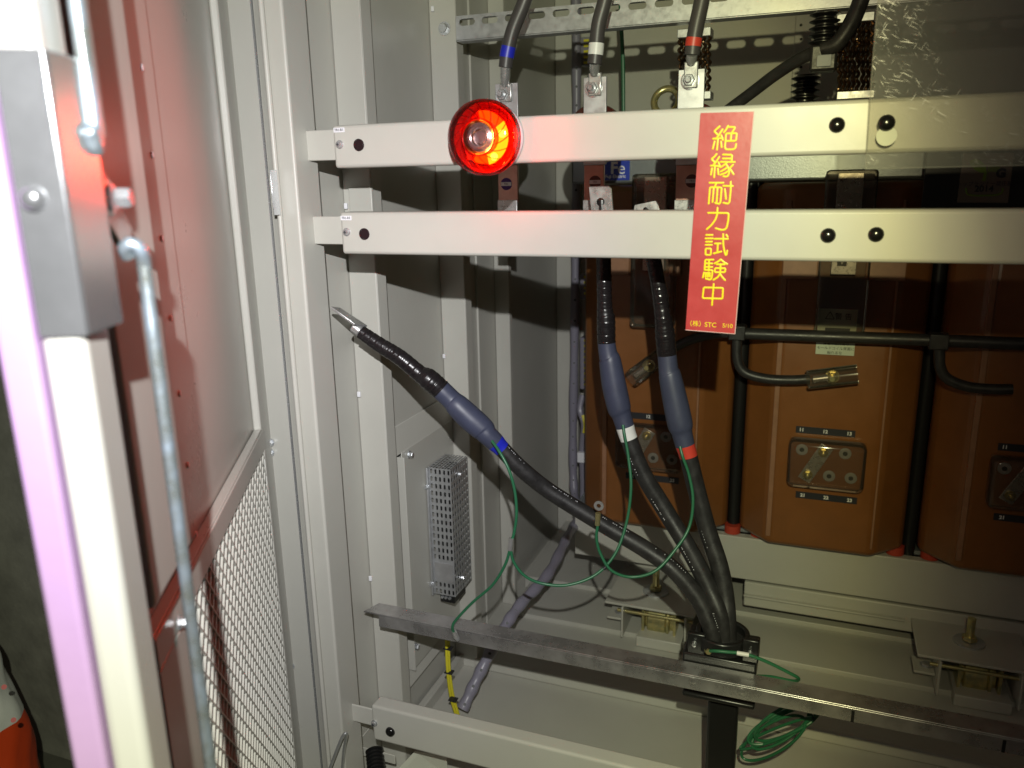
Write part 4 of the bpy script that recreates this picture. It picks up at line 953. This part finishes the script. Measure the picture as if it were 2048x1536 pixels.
# ================================================================== CLEAR SHEET
cs = thing('clear_sheet', 'scratched clear acrylic sheet hooked over the upper rail at the right', 'sheet', tuple(at(1731, 337, .99)))
pts = [at(1731, 338, .995), at(1745, 130, .980), at(1762, -60, .966)]
pts += [Vector((.75, .966, pts[2].z)), Vector((.75, .995, pts[0].z + .002))]
MB().prism(pts, (0, .0025, 0)).build('sheet', 'clear', cs)
MB().tube([pts[0], pts[1], pts[2]], .0009, 6).build('cut_edge', 'sheetedge', cs); MB().tube([pts[0], pts[4]], .0009, 6).build('cut_edge', 'sheetedge', cs)
p = at(1773, 246, .985); MB().lathe([(.0088, 0), (.0088, .001), (.0078, .0045), (.0055, .0065), (.0028, .0074), (0, .0077)], p, (0, -1, 0), 32).build('dome_fastener', 'plug', cs)
p = at(1773, 272, .9845); MB().lathe([(0, 0), (.0103, 0), (.0103, .0004), (0, .0004)], (p.x, .9845, p.z), (0, -1, 0), 36).build('round_patch', 'paper', cs)
# efficiency label on a clear plate behind
ye = 1.76
ef = thing('efficiency_label', 'square dark label with tree emblem and 2014 behind the clear sheet', 'label', tuple(at(1920, 405, ye)))
q = [at(1926, 307, ye), at(2029, 305, ye), at(2016, 406, ye), at(1914, 405, ye)]
MB().prism(q, (0, .0015, 0)).build('sheet', 'labeldark', ef, bevel=.0005)
def et(body, size, px, py, m_='ink', bold=0): p = at(px, py, ye - .0008); text('lettering', body, size, tuple(p), X_, Z_, m_, ef, bold=bold)
et('トップランナー変圧器', .0092, 1969, 368); et('2014', .0157, 1968, 378, bold=.0004); et('G', .0215, 2002, 347, bold=.0012)
m = MB(); leaf = [(1939, 322), (1950, 317), (1962, 322), (1972, 332), (1973, 344), (1962, 346), (1950, 340), (1941, 331)]
m.prism([at(x, y, ye - .0006) for x, y in leaf], (0, -.0004, 0)); m.prism([at(x, y, ye - .0011) for x, y in [(1969, 343), (1974, 343), (1971, 362), (1964, 362)]], (0, -.0004, 0)); m.build('tree_emblem', 'leaf', ef)
m = MB()
for k in range(6): m.prism([at(1977 + k * 4, 332, ye - .0006), at(1979 + k * 4, 332, ye - .0006), at(1978 + k * 4, 344, ye - .0006), at(1976 + k * 4, 344, ye - .0006)], (0, -.0004, 0))
m.tube(pxpath([(1932, 376, ye), (1935, 388, ye), (1950, 391, ye), (1968, 391, ye), (1990, 390, ye), (2003, 386, ye), (2006, 376, ye)], 6), .0016, 8)
m.build('emblem_lines', 'leaf', ef)
# clear carrier strip, drawn in black, that holds that label in front of coil 3
MB().box((at(1850, 345, ye).x, ye + .002, at(1850, 412, ye).z - .03), (.85, ye + .006, at(1850, 300, ye).z + .03)).build('carrier', 'blackpaint', ef, bevel=.001)

# ================================================================== WARNING SIGN
YS = .9935
sg = thing('warning_sign', 'tall narrow red magnetic sign with yellow Japanese lettering', 'sign', tuple(at(1420, 664, YS)))
q = [at(1401, 226, YS), at(1508, 223, YS), at(1470, 668, YS), at(1371, 660, YS)]
MB().prism(q, (0, .0012, 0)).build('sheet', 'sign', sg)
m = MB(); m.tube([q[1] + Vector((-.0002, .0004, 0)), q[2] + Vector((-.0002, .0004, 0))], .0006, 6); m.tube([q[2] + Vector((0, .0004, .0002)), q[3] + Vector((0, .0004, .0002))], .0006, 6); m.build('worn_edge', 'signedge', sg)
S = 1280 / 150.
A = lambda ox, oy: (lambda L: [(1370 + x / S, oy + y / S) for x, y in L])
f1, f2, f3 = A(0, 220), A(0, 370), A(0, 500)
strokes = []
def st1(f, *Ls):
    for L in Ls: strokes.append(f(L))
# 絶
st1(f1, [(590, 278), (545, 320), (497, 362), (545, 410), (575, 440)], [(640, 330), (575, 430), (545, 470)], [(480, 490), (560, 487), (640, 478)], [(618, 430), (645, 510)], [(562, 490), (545, 680)], [(505, 535), (475, 660)], [(615, 540), (625, 635)],
    [(735, 270), (705, 330), (665, 382)], [(745, 290), (850, 290), (850, 310), (795, 395)], [(690, 530), (700, 400), (885, 395), (870, 525), (690, 530)], [(790, 400), (780, 525)], [(690, 530), (680, 640), (700, 672), (820, 672), (862, 650), (872, 580)])
# 縁
st1(f1, [(540, 752), (495, 805), (450, 835), (510, 895)], [(585, 800), (520, 900), (490, 930)], [(440, 950), (510, 948), (590, 965)], [(570, 890), (600, 975)], [(510, 950), (497, 1148)], [(460, 995), (442, 1105)], [(560, 1000), (570, 1100)],
    [(650, 760), (805, 765), (795, 885)], [(645, 828), (800, 828)], [(610, 885), (850, 888)], [(720, 890), (680, 930), (610, 975)], [(700, 925), (740, 985), (755, 1060), (735, 1125), (700, 1140), (655, 1130)], [(730, 975), (680, 1010), (610, 1050)], [(750, 1030), (690, 1075), (605, 1105)], [(820, 935), (755, 1000)], [(765, 1000), (830, 1095)])
# 耐
st1(f2, [(420, -38), (655, -38)], [(535, -30), (505, 35)], [(405, 318), (425, 50), (440, 38), (615, 42), (625, 60), (605, 300), (580, 325), (515, 305)], [(490, 50), (470, 290)], [(555, 50), (540, 285)],
    [(655, 15), (815, 18)], [(780, -55), (780, 90), (760, 290), (735, 322), (655, 302)], [(680, 70), (700, 240)])
# 力
st1(f2, [(555, 390), (550, 500), (520, 590), (455, 680), (372, 755)], [(395, 475), (720, 478), (745, 490), (738, 600), (715, 720), (680, 762), (620, 768), (525, 738)])
# 試
st1(f2, [(362, 853), (470, 853)], [(350, 912), (475, 912)], [(358, 968), (460, 968)], [(352, 1022), (458, 1022)], [(352, 1085), (445, 1085), (440, 1195), (350, 1192), (352, 1085)],
    [(505, 918), (735, 920)], [(652, 838), (652, 1010), (672, 1130), (695, 1205), (712, 1180), (720, 1120)], [(705, 850), (728, 885)], [(510, 998), (608, 998)], [(560, 1000), (552, 1145)], [(490, 1168), (620, 1135)])
# 験
st1(f2, [(335, 1445), (345, 1275), (485, 1275)], [(410, 1280), (405, 1465)], [(345, 1338), (465, 1340)], [(340, 1400), (465, 1400)])
st1(f3, [(335, 340), (470, 345), (455, 480), (430, 510), (355, 490)], [(325, 385), (305, 468)], [(358, 390), (352, 460)], [(390, 390), (388, 460)], [(420, 390), (422, 455)],
    [(610, 160), (570, 195), (505, 230)], [(612, 162), (660, 205), (720, 240)], [(545, 245), (675, 245)], [(512, 310), (690, 312), (682, 380), (505, 380), (512, 310)], [(607, 250), (600, 400), (560, 465), (485, 510)], [(600, 410), (640, 470), (685, 515)])
# 中
st1(f3, [(320, 640), (650, 648), (640, 832), (300, 822), (320, 640)], [(490, 580), (475, 760), (460, 940)])
m = MB(); rk = .00098 * 1.12
for k, s in enumerate(strokes):
    P = [at(x, y, YS - .0006 - .00002 * (k % 5)) for x, y in s]
    # round ends and corners
    out = []; rr_ = []
    n = len(P)
    d0 = _n(P[1] - P[0]); d1 = _n(P[-1] - P[-2])
    closed = (P[0] - P[-1]).length < 1e-6
    if not closed:
        for e, r in ((-.98, .12), (-.75, .66), (-.4, .92)): out.append(P[0] + d0 * rk * e); rr_.append(rk * r)
    # soften interior corners
    path = [P[0]]
    for i in range(1, n - 1):
        a, b, c = P[i - 1], P[i], P[i + 1]; la, lc = min(.0016, (b - a).length * .45), min(.0016, (c - b).length * .45)
        pa, pc_ = b + _n(a - b) * la, b + _n(c - b) * lc
        for t_ in (0, .25, .5, .75, 1): path.append(pa.lerp(b, t_).lerp(b.lerp(pc_, t_), t_))
    path.append(P[-1])
    out += path; rr_ += [rk] * len(path)
    if not closed:
        for e, r in ((.4, .92), (.75, .66), (.98, .12)): out.append(P[-1] + d1 * rk * e); rr_.append(rk * r)
    m.tube(out, rr_, 10, flat=.25)
m.build('lettering', 'signink', sg)
p = at(1391, 648, YS - .0004); rt = at(1460, 653, YS) - at(1380, 648, YS)
text('lettering', '（株）', .0078, tuple(p), rt, Z_, 'signink', sg)
p = at(1421, 650, YS - .0004); text('lettering', 'STC', .0082, tuple(p), rt, Z_, 'signink', sg)
p = at(1455, 652, YS - .0004); text('lettering', '5/10', .0070, tuple(p), rt, Z_, 'signink', sg)

# ================================================================== RED ROTATING LAMP
bc = Vector((-.407, 1.0, .0515)); NY = Vector((0, -1, 0))
be = thing('warning_lamp', 'lit round red warning lamp stuck to the upper rail', 'lamp', tuple(bc))
MB().lathe([(0, .0005), (.0425, .0005), (.044, .003), (.044, .007), (.042, .009), (.0, .009)], bc, NY, 64).build('base', 'lampbase', be, bevel=.001)
MB().lathe([(.0415, .009), (.0425, .0095), (.0430, .018), (.0405, .019), (0.0405, .010)], bc, NY, 64).build('base_ring', 'clearbulb', be)
lens = MB(); lens.lathe([(.0425, .016), (.0455, .0175), (.0465, .021), (.0462, .034), (.0440, .041), (.0390, .0455), (.031, .0478), (.0215, .0485), (.0205, .0465)], bc, NY, 72)
L0 = lens.build('lens', 'redlens', be)
# spiral ribs inside the lens
m = MB()
for k in range(16):
    a0 = 2 * math.pi * k / 16; ks = []
    for q in range(7):
        f = q / 6; r = .0235 + .0195 * f; an = a0 + .55 * f
        hgt = .0478 - .010 * f ** 2.2; ks.append(bc + Vector((r * math.cos(an), -hgt + .001, r * math.sin(an))))
    m.tube(ks, .0006, 6)
m.build('lens_rib', 'redlens', L0)
m = MB()
for rr_, hh_ in ((.0445, .0395), (.0225, .0487), (.0462, .022)):
    m.tube([bc + Vector((rr_ * math.cos(2 * math.pi * k / 64), -hh_, rr_ * math.sin(2 * math.pi * k / 64))) for k in range(65)], .0007, 6, caps=False)
m.build('lens_ring', 'redlens', L0)
# reflector behind
refl = mat('warm_reflector', (.80, .42, .10), .45, metal=.2)
M['refl'] = refl
m = MB(); a = []
for k in range(11):
    an = 2 * math.pi * k / 11; r = .035 if k % 2 else .030; a.append(bc + Vector((r * math.cos(an), -.030, r * math.sin(an))))
m.prism(a, (0, .003, 0)); m.build('reflector', 'refl', be, bevel=.001)
m = MB(); m.lathe([(.0425, .0095), (.0428, .026), (.0418, .026), (.036, .014), (.0, .013)], bc, NY, 64); m.build('light_stop_cup', 'redcup', be)  # cup wall added to keep the lamp's red light off the rail
# small clear centre dome
m = MB()
m.lathe([(.0200, .033), (.0205, .046), (.019, .050), (.0150, .0515), (.0145, .048), (.010, .047), (.0085, .0495), (.006, .0515), (.003, .0525), (0, .0527)], bc, NY, 48); m.build('centre_dome', 'clearbulb', be)
m = MB(); m.lathe([(.019, .031), (.0175, .044), (.012, .046), (.006, .043), (0, .043)], bc, NY, 40); m.build('centre_reflector', 'polish', be)
def sector(r0, r1, a0, a1, n=16):
    P_ = [(r1, a0 + (a1 - a0) * k / n) for k in range(n + 1)] + [(r0, a1 - (a1 - a0) * k / n) for k in range(n + 1)]
    return [bc + Vector((r * math.cos(math.radians(a)), -.0312, r * math.sin(math.radians(a)))) for r, a in P_]
M['glow'] = emis('glowing_reflector', (1, .62, .06), 26); M['glow2'] = emis('glowing_reflector_edge', (1, .30, .02), 7)  # emission painted in for the bulbs' light on the reflector, dimmer at the ends
MB().prism(sector(.021, .0335, -78, 34), (0, .0010, 0)).build('reflector_glow', 'glow', be)
MB().prism(sector(.021, .0325, 36, 100), (0, .0010, 0)).build('reflector_glow', 'glow2', be)
MB().prism(sector(.021, .0315, -118, -80), (0, .0010, 0)).build('reflector_glow', 'glow2', be)
leds = []
for (dx, dz) in ((.0285, .0035), (.0170, -.0235)):
    p = bc + Vector((dx, -.0375, dz)); leds.append(p)
    MB().lathe([(0, 0), (.0046, 0), (.0046, .0015), (.0028, .003), (0, .0033)], p, NY, 16).build('bulb', 'led', be)
for p in leds:
    for kind, e in (('POINT', .22), ('SPOT', 2.1)):
        l = bpy.data.lights.new('lamp_light', kind); l.energy = e; l.color = (1, .55, .18); l.shadow_soft_size = .003
        if kind == 'SPOT': l.spot_size = math.radians(168); l.spot_blend = .8
        o = bpy.data.objects.new('lamp_light', l); C.objects.link(o); o.location = p + Vector((.004, -.004 if kind == 'POINT' else -.0065, -.002))
        o.rotation_euler = Vector((-.15, -1, 0)).to_track_quat('-Z', 'Y').to_euler()
        o.parent = be; o.matrix_parent_inverse = Matrix.Translation(-bc)

# ================================================================== TRAFFIC CONE COVER far left
pc2 = at(-78, 1330, .95); pc2 = Vector((pc2.x, pc2.y, 0))
cn = thing('padded_post', 'white and orange padded post with red dots by the concrete wall', 'padded post', (pc2.x, pc2.y, -1.42))
def band(z0, z1, r0, r1, nm, mt):
    pr = []
    for k in range(15):
        f = k / 14; pr.append((r0 + (r1 - r0) * f + .003 * math.sin(f * 9 + z0 * 40), z0 + (z1 - z0) * f))
    m = MB(); m.lathe([(0, z0)] + pr + [(0, z1)], (pc2.x, pc2.y, 0), (0, 0, 1), 40)
    for v in m.bm.verts:
        an = math.atan2(v.co.y - pc2.y, v.co.x - pc2.x); s = 1 + .04 * math.sin(an * 5 + v.co.z * 30) + .02 * math.sin(an * 11 - v.co.z * 50)
        v.co.x = pc2.x + (v.co.x - pc2.x) * s; v.co.y = pc2.y + (v.co.y - pc2.y) * s
    m.build(nm, mt, cn)
zt3 = at(-60, 1290, pc2.y).z; zm = zt3 - .19
band(zm, zt3, .090, .055, 'white_wrap', 'conewhite'); band(-1.42, zm, .12, .089, 'orange_wrap', 'coneorange')
for px, py in ((8, 1374), (27, 1440)):
    p = at(px, py, pc2.y - .095); MB().lathe([(0, 0), (.0045, 0), (.0045, .001), (0, .001)], p, -p, 16).build('red_dot', 'reddot', cn)
